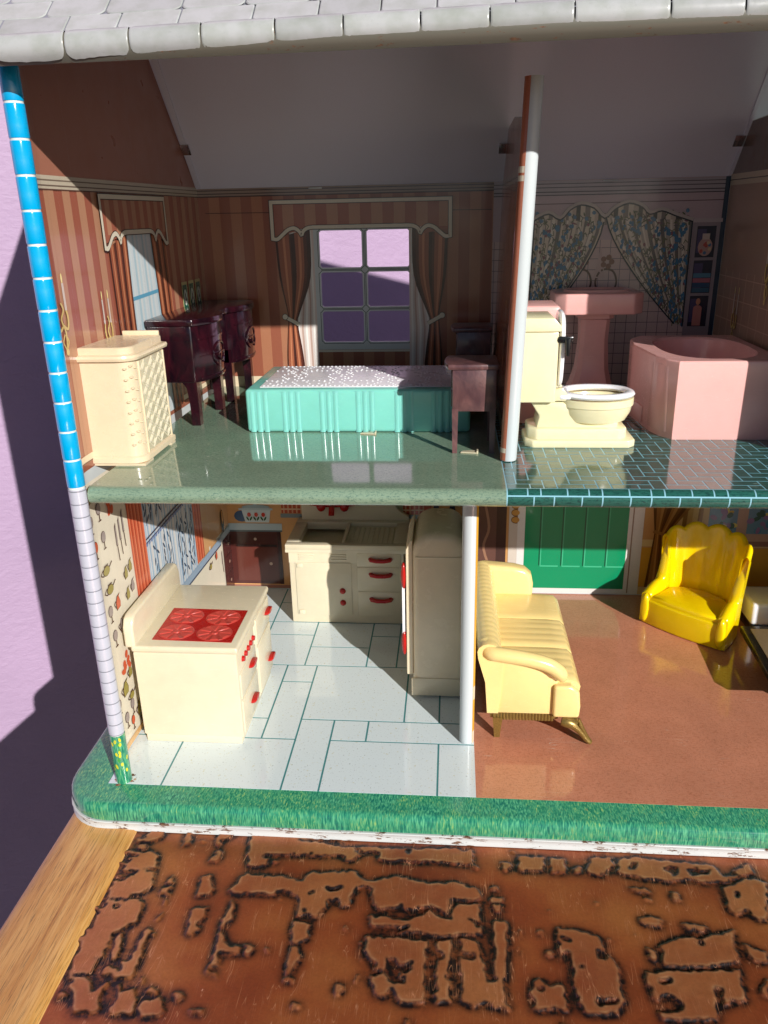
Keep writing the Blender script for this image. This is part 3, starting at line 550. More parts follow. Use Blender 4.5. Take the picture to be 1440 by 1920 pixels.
p.done('printed_sheer', lw)
p = PR(LW)
p.cloth([(16.2, 16.9), (16.2, 5.8)], [(17.9, 16.9), (17.9, 5.8)], 9, [lin(206, 96, 66), lin(222, 128, 92), lin(176, 74, 50)], 3, .2); p.done('printed_curtain', lw)
p = PR(LW)
p.quad(7.0, 22, 5.2, 5.75, lin(150, 170, 190), 5, 5); p.quad(7.0, 22, 5.05, 5.2, lin(70, 84, 104), 5, 5)
p.quad(22.0, D, 5.3, 5.9, lin(176, 190, 196), 6); p.quad(22.4, D, .2, 5.3, lin(72, 34, 32), 5)
p.stroke([(22.4, 3.6), (D, 3.6)], .1, lin(36, 18, 18), 6); p.stroke([(22.4, 2.0), (D, 2.0)], .1, lin(36, 18, 18), 6)
for z in (4.5, 2.9, 1.2): p.ell(23.8, z, .14, .14, lin(180, 150, 130), 7)
p.ell(22.8, 6.9, .35, 1.0, lin(36, 34, 40), 7); p.ell(22.8, 7.2, .2, .6, lin(200, 140, 60), 8); p.ell(22.9, 6.6, .12, .3, lin(60, 90, 70), 8)
p.done('printed_counter', lw)

# --- left corner post with siding boards ------------------------
def arc_strip(bm, p0, p1, r, a0, a1, n=10):
    loft(bm, [[(q[0]+r*math.cos(a0+(a1-a0)*k/n), q[1]+r*math.sin(a0+(a1-a0)*k/n), q[2]) for k in range(n+1)] for q in (p0, p1)], caps=False, closed=False)
bm = nb(); cyl(bm, 0, 0, .40, .02, 37.0); post = ob('corner_post', bm, 'siding_line', H)
z = 3.25; k = 0
while z < 17.55:
    h = min(.68, 17.6-z); bm = nb(); loft(bm, [ell(0, 0, .425, .425, z+.05, 20), ell(0, 0, .43, .43, z+.12, 20), ell(0, 0, .43, .43, z+h-.01, 20)]); ob('siding_board', bm, 'whiteboard', post)
    bm = nb(); cyl(bm, 0, 0, .418, z-.01, z+.05, 20); ob('board_joint_line', bm, 'grey_line', post); z += .68  # grey line printed between the white boards
z = 17.7
while z < 36.8:
    bm = nb(); loft(bm, [ell(0, 0, .42, .42, z+.06, 20), ell(0, 0, .432, .432, z+.1, 20), ell(0, 0, .432, .432, z+1.34, 20), ell(0, 0, .42, .42, z+1.38, 20)]); ob('siding_board', bm, 'blue', post); z += 1.42
bm = nb(); cyl(bm, 0, 0, .434, .02, 3.2); hg = ob('printed_hedge', bm, 'lawn', post)
p = PR(lambda u, v, l: (.437*math.sin(u), -.437*math.cos(u), v))
for k in range(26):
    u, v = random.uniform(-1.5, 1.5), 3.0*random.random()**.55; p.ell(u, v, .18, .13, lin(206, 200, 50) if random.random() < .6 else lin(60, 150, 70), 0, 8, random.uniform(-.6, .6))
p.done('printed_leaves', post)

p = PR(lambda u, v, l: (u, v, .03+.006*l))
for k in range(16):
    a = random.uniform(0, 6.28); r_ = random.uniform(.3, .62); p.ell(r_*math.cos(a), r_*math.sin(a), random.uniform(.06, .2), random.uniform(.04, .12), random.choice([lin(128, 76, 50), lin(168, 120, 92), lin(96, 58, 42), lin(190, 160, 136)]), 0, 8, a)
p.done('rust_stain', kf, 'printdull')
# --- back wall ---------------------------------------------------
def holes_sheet(name, outer, holes, y, t, mat, parent):
    bm = nb(); es = []
    for lp in [outer]+holes:
        v = [bm.verts.new((u, y, w)) for u, w in lp]; es += [bm.edges.new((v[i], v[(i+1) % len(v)])) for i in range(len(v))]
    bmesh.ops.triangle_fill(bm, edges=es, use_beauty=True)
    r = bmesh.ops.extrude_face_region(bm, geom=bm.faces[:]); bmesh.ops.translate(bm, verts=[g for g in r['geom'] if isinstance(g, bmesh.types.BMVert)], vec=(0, t, 0))
    bmesh.ops.recalc_face_normals(bm, faces=bm.faces); return ob(name, bm, mat, parent)
WX0, WX1, WZ0, WZ1 = 8.25, 15.72, 20.45, 29.35
bwall = holes_sheet('back_wall', [(-.12, 0), (XR, 0), (XR, 32.0), (-.12, 32.0)], [[(WX0, WZ0), (WX1, WZ0), (WX1, WZ1), (WX0, WZ1)]], D, .08, 'white_tin', H)
def pane_hole(x0, x1, z0, z1, c=.12, n=.03):
    return [(x0+c, z0), (x1-c, z0), (x1-c+.02, z0+n), (x1-n, z0+c-.02), (x1, z0+c), (x1, z1-c), (x1-n, z1-c+.02), (x1-c+.02, z1-n), (x1-c, z1), (x0+c, z1), (x0+c-.02, z1-n), (x0+n, z1-c+.02), (x0, z1-c), (x0, z0+c), (x0+n, z0+c-.02), (x0+c-.02, z0+n)]
PX = ((8.72, 11.82), (12.2, 15.3)); PZ = ((26.42, 29.0), (23.6, 26.08), (21.0, 23.26))
hl = [pane_hole(a, b, c_, d_) for a, b in PX for c_, d_ in PZ]
wf = holes_sheet('window_frame', [(WX0-.02, WZ0-.02), (WX1+.02, WZ0-.02), (WX1+.02, WZ1+.02), (WX0-.02, WZ1+.02)], hl, D-.05, .1, 'white_tin', bwall)
p = PR(lambda u, v, l: (u, D-.052-.004*l, v))
for a, b in PX:
    for c_, d_ in PZ: p.stroke(pane_hole(a-.14, b+.14, c_-.13, d_+.13, (.2), .05), .045, lin(70, 84, 84), 1, True)
p.done('printed_pane_outline', wf)
BW = lambda x, z, l: (x, D-.012-.012*l, z)
p = PR(BW); x = -.1; i = 0
p_l, p_d = lin(166, 112, 84), lin(146, 86, 66)
while x < 21.3:
    x1 = min(21.3, x+.79)
    for a, b in ((17.6, 31.5),):
        if x1 <= WX0 or x >= WX1: p.quad(x, x1, a, b, (p_d, p_l)[i % 2])
        else:
            xa, xb = max(x, WX0), min(x1, WX1)
            if x < WX0: p.quad(x, WX0, a, b, (p_d, p_l)[i % 2])
            if x1 > WX1: p.quad(WX1, x1, a, b, (p_d, p_l)[i % 2])
            p.quad(xa, xb, a, WZ0-.05, (p_d, p_l)[i % 2]); p.quad(xa, xb, WZ1+.05, b, (p_d, p_l)[i % 2])
    x = x1; i += 1
for a, b, c_ in ((31.5, 32.0, lin(150, 130, 118)), (31.62, 31.68, lin(60, 46, 46)), (31.84, 31.9, lin(66, 52, 50)), (31.42, 31.5, lin(60, 40, 38))): p.quad(-.1, 21.3, a, b, c_, 2 if b-a > .3 else 3)
p.quad(-.1, 21.3, 17.6, 18.4, lin(214, 196, 166), 2)
p.stroke([(.4, 30.35), (21.2, 30.2)], .05, lin(70, 40, 34), 2)
p.quad(WX0-.3, WX1+.3, WZ0-.22, WZ0-.06, lin(214, 208, 190), 3)
p.done('printed_wallpaper', bwall)
bedroom_curtains(BW, bwall, 5.3, 18.25, 31.0, 28.6, False, 17.7)

# bathroom wall
p = PR(BW)
p.quad(21.3, 37.5, 28.0, 32, lin(188, 166, 172), 0); p.quad(21.3, 37.5, 17.6, 28.0, lin(204, 180, 176), 0)
gl = lin(104, 92, 102)
for i in range(22): p.quad(21.4+i*.75, 21.44+i*.75, 17.6, 28.0, gl, 1)
for i in range(14): p.quad(21.3, 37.5, 17.7+i*.75, 17.74+i*.75, gl, 1)
for a, b, c_ in ((31.05, 31.95, lin(178, 166, 172)), (31.2, 31.27, lin(70, 60, 70)), (31.5, 31.56, lin(80, 70, 80)), (31.75, 31.8, lin(74, 64, 72)), (31.0, 31.06, lin(50, 44, 54))): p.quad(21.3, 37.5, a, b, c_, 2 if b-a > .3 else 3)
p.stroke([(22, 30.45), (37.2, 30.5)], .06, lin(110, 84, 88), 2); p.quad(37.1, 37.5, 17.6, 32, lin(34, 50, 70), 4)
p.quad(25.5, 26.9, 24.0, 25.0, lin(150, 120, 190), 2)
for bx in (27.7, 29.5):
    p.stroke(smooth_line([(bx-.55, 24.4), (bx-.75, 25.1), (bx-.5, 25.8), (bx, 26.0), (bx+.5, 25.8), (bx+.75, 25.1), (bx+.55, 24.4)], 4), .14, lin(90, 62, 54), 3)
    for k in range(5): p.ell(bx+.32*math.cos(k*1.26), 26.5+.32*math.sin(k*1.26), .2, .2, lin(128, 84, 70), 3, 8)
p.poly([(28.6, 25.4), (29.0, 27.6), (29.4, 25.4)], lin(196, 170, 166), 3)
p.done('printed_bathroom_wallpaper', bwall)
def floral(name, Lc, Rc, n, l):
    p = PR(BW); cr = [lin(208, 196, 178), lin(170, 160, 148), lin(222, 214, 200), lin(196, 184, 170), lin(104, 98, 96)]
    p.cloth(Lc, Rc, n, cr, l, .4); m = len(Lc)-1
    def at(s, t):
        k = min(int(s*m), m-1); f = s*m-k; a = [Lc[k][d]+(Lc[k+1][d]-Lc[k][d])*f for d in (0, 1)]; b = [Rc[k][d]+(Rc[k+1][d]-Rc[k][d])*f for d in (0, 1)]
        return a[0]+(b[0]-a[0])*t, a[1]+(b[1]-a[1])*t
    for i in range(420):
        s, t = random.random(), random.uniform(.03, .97); u, v = at(s, t); sc = 1-.55*s
        r = random.random()
        if r < .2:
            for k in range(4): p.ell(u+random.uniform(-.12, .12)*sc, v+random.uniform(-.14, .14), .1*sc, .13, lin(52, 112, 150), l+1, 7)
        elif r < .3: p.ell(u, v, .11*sc, .13, lin(126, 74, 88), l+1, 7)
        else:
            a = random.uniform(0, 3.1); p.stroke([(u, v), (u+.26*sc*math.cos(a), v+.3*math.sin(a)), (u+.34*sc*math.cos(a+.8), v+.45*math.sin(a+.8))], .06, lin(104, 108, 78) if r < .75 else lin(84, 86, 82), l+1)
    p.stroke(Lc, .1, lin(28, 40, 52), l+2); p.stroke(Rc, .1, lin(28, 40, 52), l+2); p.done(name, bwall)
def scal(x): return 29.25+1.15*abs(math.sin((x-22.6)*.83))**.7*(1.0-.18*abs(x-29.1)/6)+(.0)
# right curtain: rows from the scalloped top down to the tie
top_n = 26
def rows(xa, xb, bot_a, bot_b, curve, n=10):
    Ls, Rs = [], []
    for k in range(n+1):
        s = k/n; e = s**curve
        Ls.append((xa+(bot_a[0]-xa)*e, 29.5+(bot_a[1]-29.5)*s)); Rs.append((xb+(bot_b[0]-xb)*e, 29.2+(bot_b[1]-29.2)*s))
    return Ls, Rs
La, Ra = rows(29.2, 35.15, (34.6, 22.1), (35.2, 21.9), 1.35); floral('printed_curtain', La, Ra, 30, 5)
La, Ra = rows(24.2, 29.05, (24.0, 22.0), (24.7, 21.9), 1.5); floral('printed_curtain', La, Ra, 26, 5)
p = PR(BW); cr = [lin(208, 196, 178), lin(128, 118, 112), lin(216, 206, 188), lin(190, 176, 160), lin(62, 58, 56)]
pts = [(23.6, 28.9), (24.2, 29.5), (25.2, 29.9), (26.0, 29.5), (26.6, 30.1), (27.4, 30.45), (28.4, 30.2), (29.1, 29.55), (29.7, 30.1), (30.7, 30.5), (31.7, 30.2), (32.2, 29.75), (33.0, 29.95), (34.0, 29.6), (35.2, 29.2)]
tp = smooth_line(pts, 3)
for i in range(len(tp)-1): p.poly([(tp[i][0], 29.0), (tp[i+1][0], 29.0), (tp[i+1][0], tp[i+1][1]), (tp[i][0], tp[i][1])], cr[i % 5], 4)
for i in range(70):
    u = random.uniform(24, 35); v = random.uniform(29.0, 29.9); r = random.random()
    p.ell(u, v, .05 if r > .25 else .13, .15, lin(70, 116, 150) if r < .25 else (lin(84, 92, 58) if r < .85 else lin(126, 74, 88)), 8, 7, r*5)
p.stroke(tp, .3, lin(40, 44, 50), 9); p.stroke([(a, b+.05) for a, b in tp], .2, lin(190, 178, 172), 10)
p.done('printed_valance', bwall)
p = PR(BW)
p.quad(35.25, 37.15, 17.7, 29.2, lin(150, 136, 142), 4); p.quad(35.2, 37.2, 29.05, 29.3, lin(190, 176, 178), 6)
for a, b in ((26.7, 28.8), (24.25, 26.5), (21.9, 24.05)): p.quad(35.55, 36.85, a, b, lin(34, 30, 54), 5); p.quad(35.6, 36.2, a+.3, b-.2, lin(72, 62, 104), 6)
p.ell(36.2, 27.4, .5, .62, lin(190, 150, 140), 7, 14); p.quad(35.95, 36.45, 27.9, 28.3, lin(206, 186, 176), 7)
for k in range(9): p.ell(36.2+random.uniform(-.35, .35), 27.4+random.uniform(-.4, .4), .12, .12, random.choice([lin(190, 80, 70), lin(70, 110, 150), lin(214, 190, 150)]), 8, 7)
for k, c_ in enumerate((lin(40, 90, 120), lin(30, 70, 110), lin(176, 100, 116), lin(80, 130, 156))): p.quad(35.6, 36.8, 24.3+k*.34, 24.6+k*.34, c_, 7)
p.quad(35.85, 36.45, 21.95, 23.2, lin(196, 128, 120), 7); p.ell(36.15, 23.2, .3, .2, lin(196, 128, 120), 7); p.ell(36.15, 23.65, .16, .24, lin(206, 140, 110), 7)
p.done('printed_shelves', bwall)

# kitchen back wall
p = PR(BW)
p.quad(-.1, 19.4, .1, 17, lin(204, 150, 96), 0); p.quad(-.1, 19.4, .1, .4, lin(150, 100, 84), 1)
p.done('printed_kitchen_wallpaper', bwall)
p = PR(BW)
p.quad(-.1, 4.45, 5.45, 6.05, lin(176, 188, 190), 2); p.quad(-.1, 4.45, 5.3, 5.45, lin(90, 100, 104), 2); p.quad(-.1, 4.3, .5, 5.3, lin(76, 36, 32), 2)
p.quad(.4, 3.9, 4.2, 5.1, lin(70, 30, 28), 3); p.quad(.4, 3.9, .8, 3.9, lin(92, 46, 38), 3); p.quad(.4, 3.9, 3.95, 4.15, lin(40, 18, 18), 4); p.quad(4.0, 4.3, .5, 5.3, lin(56, 24, 24), 4)
p.ell(2.1, 4.65, .12, .12, lin(190, 160, 140), 5); p.ell(3.3, 2.4, .14, .14, lin(190, 160, 140), 5)
for k in range(16):
    gx = .6+random.random()*3; gz = 1.0+random.random(); p.stroke([(gx, gz), (gx+random.uniform(-.1, .1), gz+1.4)], .04, lin(92, 43, 35), 4)
p.done('printed_counter', bwall)
p = PR(BW)
p.ell(1.1, 6.7, .65, .5, lin(50, 76, 110), 3); p.poly([(1.1, 7.4), (3.6, 7.4), (3.4, 6.15), (1.4, 6.15)], lin(196, 206, 204), 4); p.ell(2.35, 7.5, 1.2, .22, lin(150, 168, 170), 5); p.quad(.9, 3.75, 7.25, 7.42, lin(176, 190, 190), 6); p.ell(2.3, 7.85, .25, .14, lin(170, 186, 186), 6)
for k in range(3): p.ell(1.75+k*.6, 6.85, .17, .2, lin(190, 62, 48), 7, 8); p.ell(1.75+k*.6+.14, 6.5, .08, .22, lin(50, 90, 50), 7, 6, -.5); p.ell(1.75+k*.6-.14, 6.5, .08, .22, lin(50, 90, 50), 7, 6, .5)
p.done('printed_casserole', bwall)
for u0 in (4.5, 14.6):
    p = PR(BW); p.quad(u0, u0+1.7 if u0 < 10 else u0+2.3, 7.0, 16.9, lin(178, 70, 44), 3)
    for k in range(5): p.quad(u0+.15+k*.36, u0+.27+k*.36, 7.0, 16.9, lin(206, 150, 110), 4)
    for k in range(14): p.quad(u0, u0+1.7, 7.3+k*.7, 7.42+k*.7, lin(214, 176, 140), 5)
    p.done('printed_curtain', bwall)
p = PR(BW); p.quad(4.4, 16.8, 6.6, 6.95, lin(120, 130, 130), 4); p.quad(6.2, 14.6, 7.0, 16.9, lin(190, 176, 140), 3); p.done('printed_sill', bwall)
p = PR(BW)
for u in (17.3, 18.6): p.poly([(u-.4, 6.4), (u+.4, 6.4), (u+.25, 7.4), (u+.14, 8.2), (u-.14, 8.2), (u-.25, 7.4)], lin(40, 46, 70), 3); p.ell(u, 8.3, .25, .16, lin(50, 56, 84), 3)
p.quad(16.9, 19.2, 6.2, 6.42, lin(150, 110, 80), 3); p.done('printed_jugs', bwall)

# living room back wall
p = PR(BW)
p.quad(19.4, 51, .1, 17, lin(196, 146, 92), 0); p.quad(33.4, 51, 4.4, 5.0, lin(214, 186, 130), 1); p.quad(33.4, 51, .1, .75, lin(206, 178, 124), 1)
p.quad(33.6, 51, .85, 4.3, lin(206, 152, 52), 1); p.quad(42.4, 51, .2, 1.0, lin(220, 214, 206), 2)
p.done('printed_living_room_wallpaper', bwall)
p = PR(BW)
p.quad(19.4, 23.0, .5, 17, lin(70, 50, 46), 2); p.quad(20.4, 22.2, 1, 17, lin(100, 70, 62), 3); p.stroke(smooth_line([(21.0, 9), (21.6, 6), (21.2, 4), (22.3, 1)], 5), .2, lin(150, 112, 90), 4); p.quad(19.9, 20.15, 1, 17, lin(150, 138, 134), 4)
p.done('printed_cupboard', bwall)
p = PR(BW)
p.quad(23.2, 24.35, .1, 17, lin(200, 190, 178), 2)
for k in range(16): p.ell(23.75, 6.6+k*.62, .4, .33, lin(110, 70, 36), 3); p.ell(23.72, 6.6+k*.62, .32, .25, lin(190, 140, 70), 4)
p.done('printed_baluster', bwall)
p = PR(BW)
p.quad(23.9, 33.9, .12, 17, lin(216, 214, 210), 3); p.quad(24.5, 32.7, .55, 17, lin(8, 138, 92), 4)
for k in range(4):
    x0 = 25.7+k*1.78; p.quad(x0, x0+.1, 2.6, 17, lin(4, 86, 58), 5); p.quad(x0+.12, x0+.2, 2.6, 17, lin(60, 176, 132), 5); p.quad(x0+.12, x0+1.6, 2.5, 2.62, lin(60, 176, 132), 5)
p.quad(33.0, 33.1, .2, 17, lin(150, 130, 116), 5)
p.done('printed_door', bwall)
p = PR(BW)
p.cloth([(34.3, 16.9), (34.5, 8), (34.8, 5.6), (34.4, .8)], [(38.5, 16.9), (37.6, 8), (35.9, 5.6), (37.0, .8)], 10, [lin(96, 62, 30), lin(150, 104, 54), lin(176, 128, 70), lin(120, 80, 40)], 5, .3)
p.stroke([(34.7, 5.75), (36.0, 5.35)], .26, lin(150, 108, 60), 7); p.cloth([(36.6, 16.9), (36.0, 5.4)], [(39.2, 16.9), (38.8, 5.4)], 7, [lin(196, 160, 96), lin(214, 182, 120), lin(150, 112, 60)], 4, .2)
p.done('printed_curtain', bwall)
p = PR(BW)
p.quad(38.6, 51, 4.9, 17, lin(186, 150, 128), 3); p.quad(38.9, 41.1, 5.6, 8.2, lin(96, 138, 160), 4); p.quad(41.9, 44.4, 5.6, 8.2, lin(96, 138, 160), 4)
for u0 in (38.9, 41.9):
    for k in range(16): p.ell(u0+.2+random.random()*1.9, 5.75+random.random()*2.1, .2+.2*random.random(), .14+.14*random.random(), random.choice([lin(190, 160, 40), lin(40, 90, 70), lin(140, 110, 150), lin(60, 40, 60), lin(70, 130, 160), lin(220, 200, 90)]), 5, 8, random.random()*3)
p.quad(38.7, 51, 4.5, 4.95, lin(140, 100, 84), 4); p.done('printed_picture_window', bwall)

# --- upper floor ----------------------------------------------------
PROF = [(24.99, 17.6), (.5, 17.6)]+[(.5-.45*math.sin(math.radians(a)), 17.15+.45*math.cos(math.radians(a))) for a in range(15, 181, 15)]+[(.9, 16.72), (.95, 17.48), (24.99, 17.48)]
def slab(name, x0, x1, mat):
    bm = nb(); prism(bm, PROF, 'x', x0, x1, 0); return ob(name, bm, mat, H, 50)
slab('bedroom_floor', .46, 21.12, 'tweed'); bf = slab('bathroom_floor', 21.12, 37.4, 'bathgrout'); slab('nursery_floor', 37.4, XR-.1, 'tweed')
def bath_map(x, s):                           # s runs from the roll's tangent backwards (+) and round the roll (-)
    if s >= 0: return (x, .5+s, 17.6+.01)
    a = -s/.45; return (x, .5-.46*math.sin(a), 17.15+.46*math.cos(a))
def bath_tile(x0, x1, s0, s1, n=1):
    x0, x1 = max(x0, 21.15), min(x1, 37.38)
    if x1-x0 < .08 or s1-s0 < .08: return
    g = .035; bm = nb(); vs = []
    for k in range(n+1):
        s = s0+g+(s1-s0-2*g)*k/n; vs.append((bm.verts.new(bath_map(x0+g, s)), bm.verts.new(bath_map(x1-g, s))))
    for a, b in zip(vs, vs[1:]): bm.faces.new((a[0], a[1], b[1], b[0]))
    return bm
w = .64; items = []
for m in range(-30, 40):
    for kk in range(-3, 42):
        items.append((21.0+(kk+4*m)*w, (kk)*w, 2*w, w)); items.append((21.0+(kk+3+4*m)*w, kk*w, w, 2*w))
rest = nb(); cnt = 0
for x0, s0, dx, ds in sorted(items, key=lambda q: q[1]):
    if x0+dx < 21.2 or x0 > 37.3 or s0+ds < .1 or s0 > 24.3: continue
    b2 = bath_tile(x0, x0+dx, max(0.0, s0), min(24.4, s0+ds))
    if not b2: continue
    if cnt < 260 and s0 < 10: ob('tile', b2, 'bathtile', bf); cnt += 1
    else:
        me = bpy.data.meshes.new('t'); b2.to_mesh(me); b2.free(); rest.from_mesh(me); bpy.data.meshes.remove(me)
far = ob('far_tiles', rest, 'bathtile', bf); far['kind'] = 'stuff'
x = 21.12; i = 0
while x < 37.4:
    dx = (1.0, .62, 1.25)[i % 3]; bath_tile_bm = bath_tile(x, x+dx, -.5, -.0, 4)
    if bath_tile_bm: ob('tile', bath_tile_bm, 'bathtile', bf)
    x += dx; i += 1
x = 21.12; i = 0
while x < 37.4:
    dx = (1.3, .95)[i % 2]; b2 = bath_tile(x, x+dx, -1.15, -.5, 5)
    if b2: ob('tile', b2, 'bathtile', bf)
    x += dx; i += 1

# --- partitions -------------------------------------------------------
def partition(x0, yf, z0, z1, lean, top, strip, side, paper):
    bm = nb(); X = lambda z: x0+lean*(z-z0)
    prof = top or [(yf, z0), (D-.1, z0), (D-.1, z1), (yf, z1)]
    lo = [bm.verts.new((X(z)-.04, y, z)) for y, z in prof]; hi = [bm.verts.new((X(z)+.04, y, z)) for y, z in prof]
    n = len(prof); bm.faces.new(lo); bm.faces.new(hi[::-1])
    for i in range(n): bm.faces.new((lo[i], hi[i], hi[(i+1) % n], lo[(i+1) % n]))
    bmesh.ops.recalc_face_normals(bm, faces=bm.faces)
    pt = ob('partition', bm, 'white_tin', H)
    bm = nb(); loft(bm, [ell(X(z0+.02), yf, .42, .42, z0+.02, 20), ell(X(z0+.1), yf, .44, .44, z0+.1, 20), ell(X(z1), yf, .44, .44, z1, 20)]); ob('rolled_edge', bm, 'white_tin', pt)
    if strip:
        a0, a1 = (math.radians(180), math.radians(246)) if side < 0 else (math.radians(-44), math.radians(60))
        bm = nb(); arc_strip(bm, (X(z0+.05), yf, z0+.05), (X(z1), yf, z1), .446, a0, a1); ob('wallpaper_edge', bm, strip, pt)
    return pt, X
gp, X = partition(19.55, 4.65, .03, 16.9, 0, None, 'mustard', 1, None)
p = PR(lambda u, v, l: (19.55+.45*math.cos(u), 4.65+.45*math.sin(u), v))
p.quad(-.74, .6, 3.1, 4.0, lin(226, 222, 210), 0, 4); p.done('printed_chair_rail', gp)
p = PR(lambda u, v, l: (19.55+.45*math.cos(u), 4.65+.45*math.sin(u), v)); p.quad(-.74, .6, .05, .9, lin(226, 222, 210), 0, 4); p.done('printed_skirting', gp)
tops = [(5.05, 17.62), (D-.1, 17.62), (D-.1, 31.95), (22.0, 35.15), (16.5, 35.25), (11, 34.7), (8, 34.45), (6.4, 34.65), (5.6, 35.1), (5.2, 35.7)]
for tries in (0,):
    up_, X = partition(21.5, 5.15, 17.63, 35.75, .032, tops, 'salmon', -1, None)
PW = lambda y, z, l: (X(z)-.05-.012*l, y, z)
p = PR(PW)
yy = 5.2; i = 0
while yy < D-.2: p.quad(yy, min(yy+.79, D-.15), 17.65, 31.5, (lin(150, 84, 62), lin(168, 112, 82))[i % 2], 0); yy += .79; i += 1
p.poly([(yq, zq) for yq, zq in ((5.2, 32.1), (D-.2, 31.9), (21.9, 35.1), (16.5, 35.2), (11, 34.65), (8, 34.4), (6.4, 34.6), (5.6, 35.0))], lin(158, 104, 84), 0)
p.quad(5.2, D-.2, 31.5, 32.1, lin(180, 160, 140), 1); p.quad(5.2, D-.2, 31.75, 31.82, lin(90, 70, 62), 2); p.quad(5.2, D-.2, 17.7, 18.4, lin(214, 196, 166), 1)
p.done('printed_wallpaper', up_)
sconce(PW, up_, 12.5, 22.8, .9)
for a, b in ((31.35, 31.6), (31.72, 32.0), (18.1, 18.35)):
    p = PR(lambda u, v, l: (X(v)+.452*math.cos(u), 5.15+.452*math.sin(u), v)); p.quad(math.radians(182), math.radians(244), a, b, lin(216, 206, 184), 0, 4); p.done('printed_chair_rail', up_)
tops2 = [(max(y, 6.3), z) for y, z in tops if y < 5.1 or y > 6.35]
bp, X2 = partition(37.45, 6.4, 17.63, 35.75, 0, tops2, None, -1, None)
p = PR(lambda y, z, l: (37.45-.05-.012*l, y, z))
p.quad(5.2, D-.2, 17.65, 31.4, lin(160, 130, 112), 0); p.quad(5.2, D-.2, 31.4, 32.1, lin(190, 172, 150), 1); p.quad(5.2, D-.2, 31.7, 31.76, lin(100, 84, 70), 2)
p.poly([(5.2, 32.1), (D-.2, 31.9), (21.9, 35.1), (16.5, 35.2), (11, 34.65), (8, 34.4), (6.4, 34.6), (5.6, 35.0)], lin(104, 84, 74), 0)
for k in range(14): p.quad(5.2+k*1.4, 5.26+k*1.4, 17.7, 26, lin(196, 160, 140), 1)
for k in range(6): p.quad(5.2, D-.2, 18.5+k*1.4, 18.56+k*1.4, lin(196, 160, 140), 1)
p.done('printed_wallpaper', bp)
sconce(lambda y, z, l: (37.45-.05-.012*l, y, z), bp, 15.5, 26.0, 1.0); sconce(lambda y, z, l: (37.45-.05-.012*l, y, z), bp, 20.5, 22.6, .9)
partition(51.0, 4.65, .03, 16.9, 0, None, 'mustard', 1, None)
bm = nb(); box(bm, XR-.08, XR, 0, D, 0, 36); ob('side_wall', bm, 'white_tin', H)

# --- roof ---------------------------------------------------------------
RX0, RX1 = -.95, XR+1
ry, rz = RIDGE, roof_back(RIDGE)
bm = nb(); prism(bm, [(D+.3, roof_back(D+.3)), (ry, rz), (ry, rz+.1), (D+.35, roof_back(D+.3)+.08)], 'x', RX0, RX1); cp = ob('ceiling_panel', bm, 'ceil', H)
bm = nb(); prism(bm, [(D-.05, 32.0), (D-.3, 32.0+.12), (ry+3, roof_back(ry+3)-.16), (ry+3, roof_back(ry+3)-.03), (D-.05, 32.03)], 'x', -.1, .24); ob('ceiling_flange', bm, 'ceil', cp)
bm = nb(); prism(bm, [(D-.05, 32.0), (D-.3, 32.0+.12), (ry+3, roof_back(ry+3)-.16), (ry+3, roof_back(ry+3)-.03), (D-.05, 32.03)], 'x', 37.2, 37.42); ob('ceiling_flange', bm, 'ceil', cp)
def tab(c, sx, sy, sz, rx=0):
    bm = nb(); box(bm, -sx, sx, -sy, sy, -sz, sz, min(sx, sy, sz)*.4); bmesh.ops.rotate(bm, verts=bm.verts, cent=(0, 0, 0), matrix=Matrix.Rotation(rx, 3, 'X')); bmesh.ops.translate(bm, verts=bm.verts, vec=c); ob('metal_tab', bm, 'metal' if abs(rx) > .5 else 'white_tin', cp)
tab((.12, 22.6, 34.45), .3, .04, .42, .74); tab((8.6, D-.08, 31.9), .48, .06, .05, .3); tab((29.3, D-.08, 31.9), .48, .06, .05, .3); tab((21.75, 23.0, 34.0), .28, .04, .4, .74); tab((37.1, 23.0, 34.05), .36, .04, .42, .74)
bm = nb(); prism(bm, [(-1.55, 36.85), (ry, rz), (ry, rz+.1), (-1.6, 36.98)], 'x', RX0, RX1); rp = ob('roof_panel', bm, 'grey_line', H)
# rolled eave: profile bulging forward
EV0 = [(-1.55, 36.86)]+[(-1.45-.72*math.sin(math.radians(a)), 36.75-.05+.62*math.cos(math.radians(a))-.0) for a in (35, 60, 85, 105, 125, 150)]+[(-1.6, 36.3), (-1.3, 36.4)]
EV = EV0
bm = nb(); prism(bm, EV, 'x', RX0, RX1, 0); ob('eave', bm, 'eave', rp, 60)
def eave_pt(t):                                  # t: 0 at the slope, 1 at the lower lip
    if t < .32:
        f = t/.32; a = math.radians(36); q = (-1.45-.74*math.sin(a), 36.7+.64*math.cos(a)); p0 = (-1.3, roof_front(-1.3)+.14); return (p0[0]+(q[0]-p0[0])*f, p0[1]+(q[1]-p0[1])*f)
    a = math.radians(36+(143-36)*(t-.32)/.68); return (-1.45-.75*math.sin(a), 36.7+.65*math.cos(a))
jx = [-.95, .6, 3.49, 6.06, 8.88, 11.73, 14.32, 17.2, 19.74, 22.8, 26.2, 28.8, 31.7, 34.4, 37.5, 40.4, 43.2, 46.1, 49, 51.6, 54.5, 57, 59]
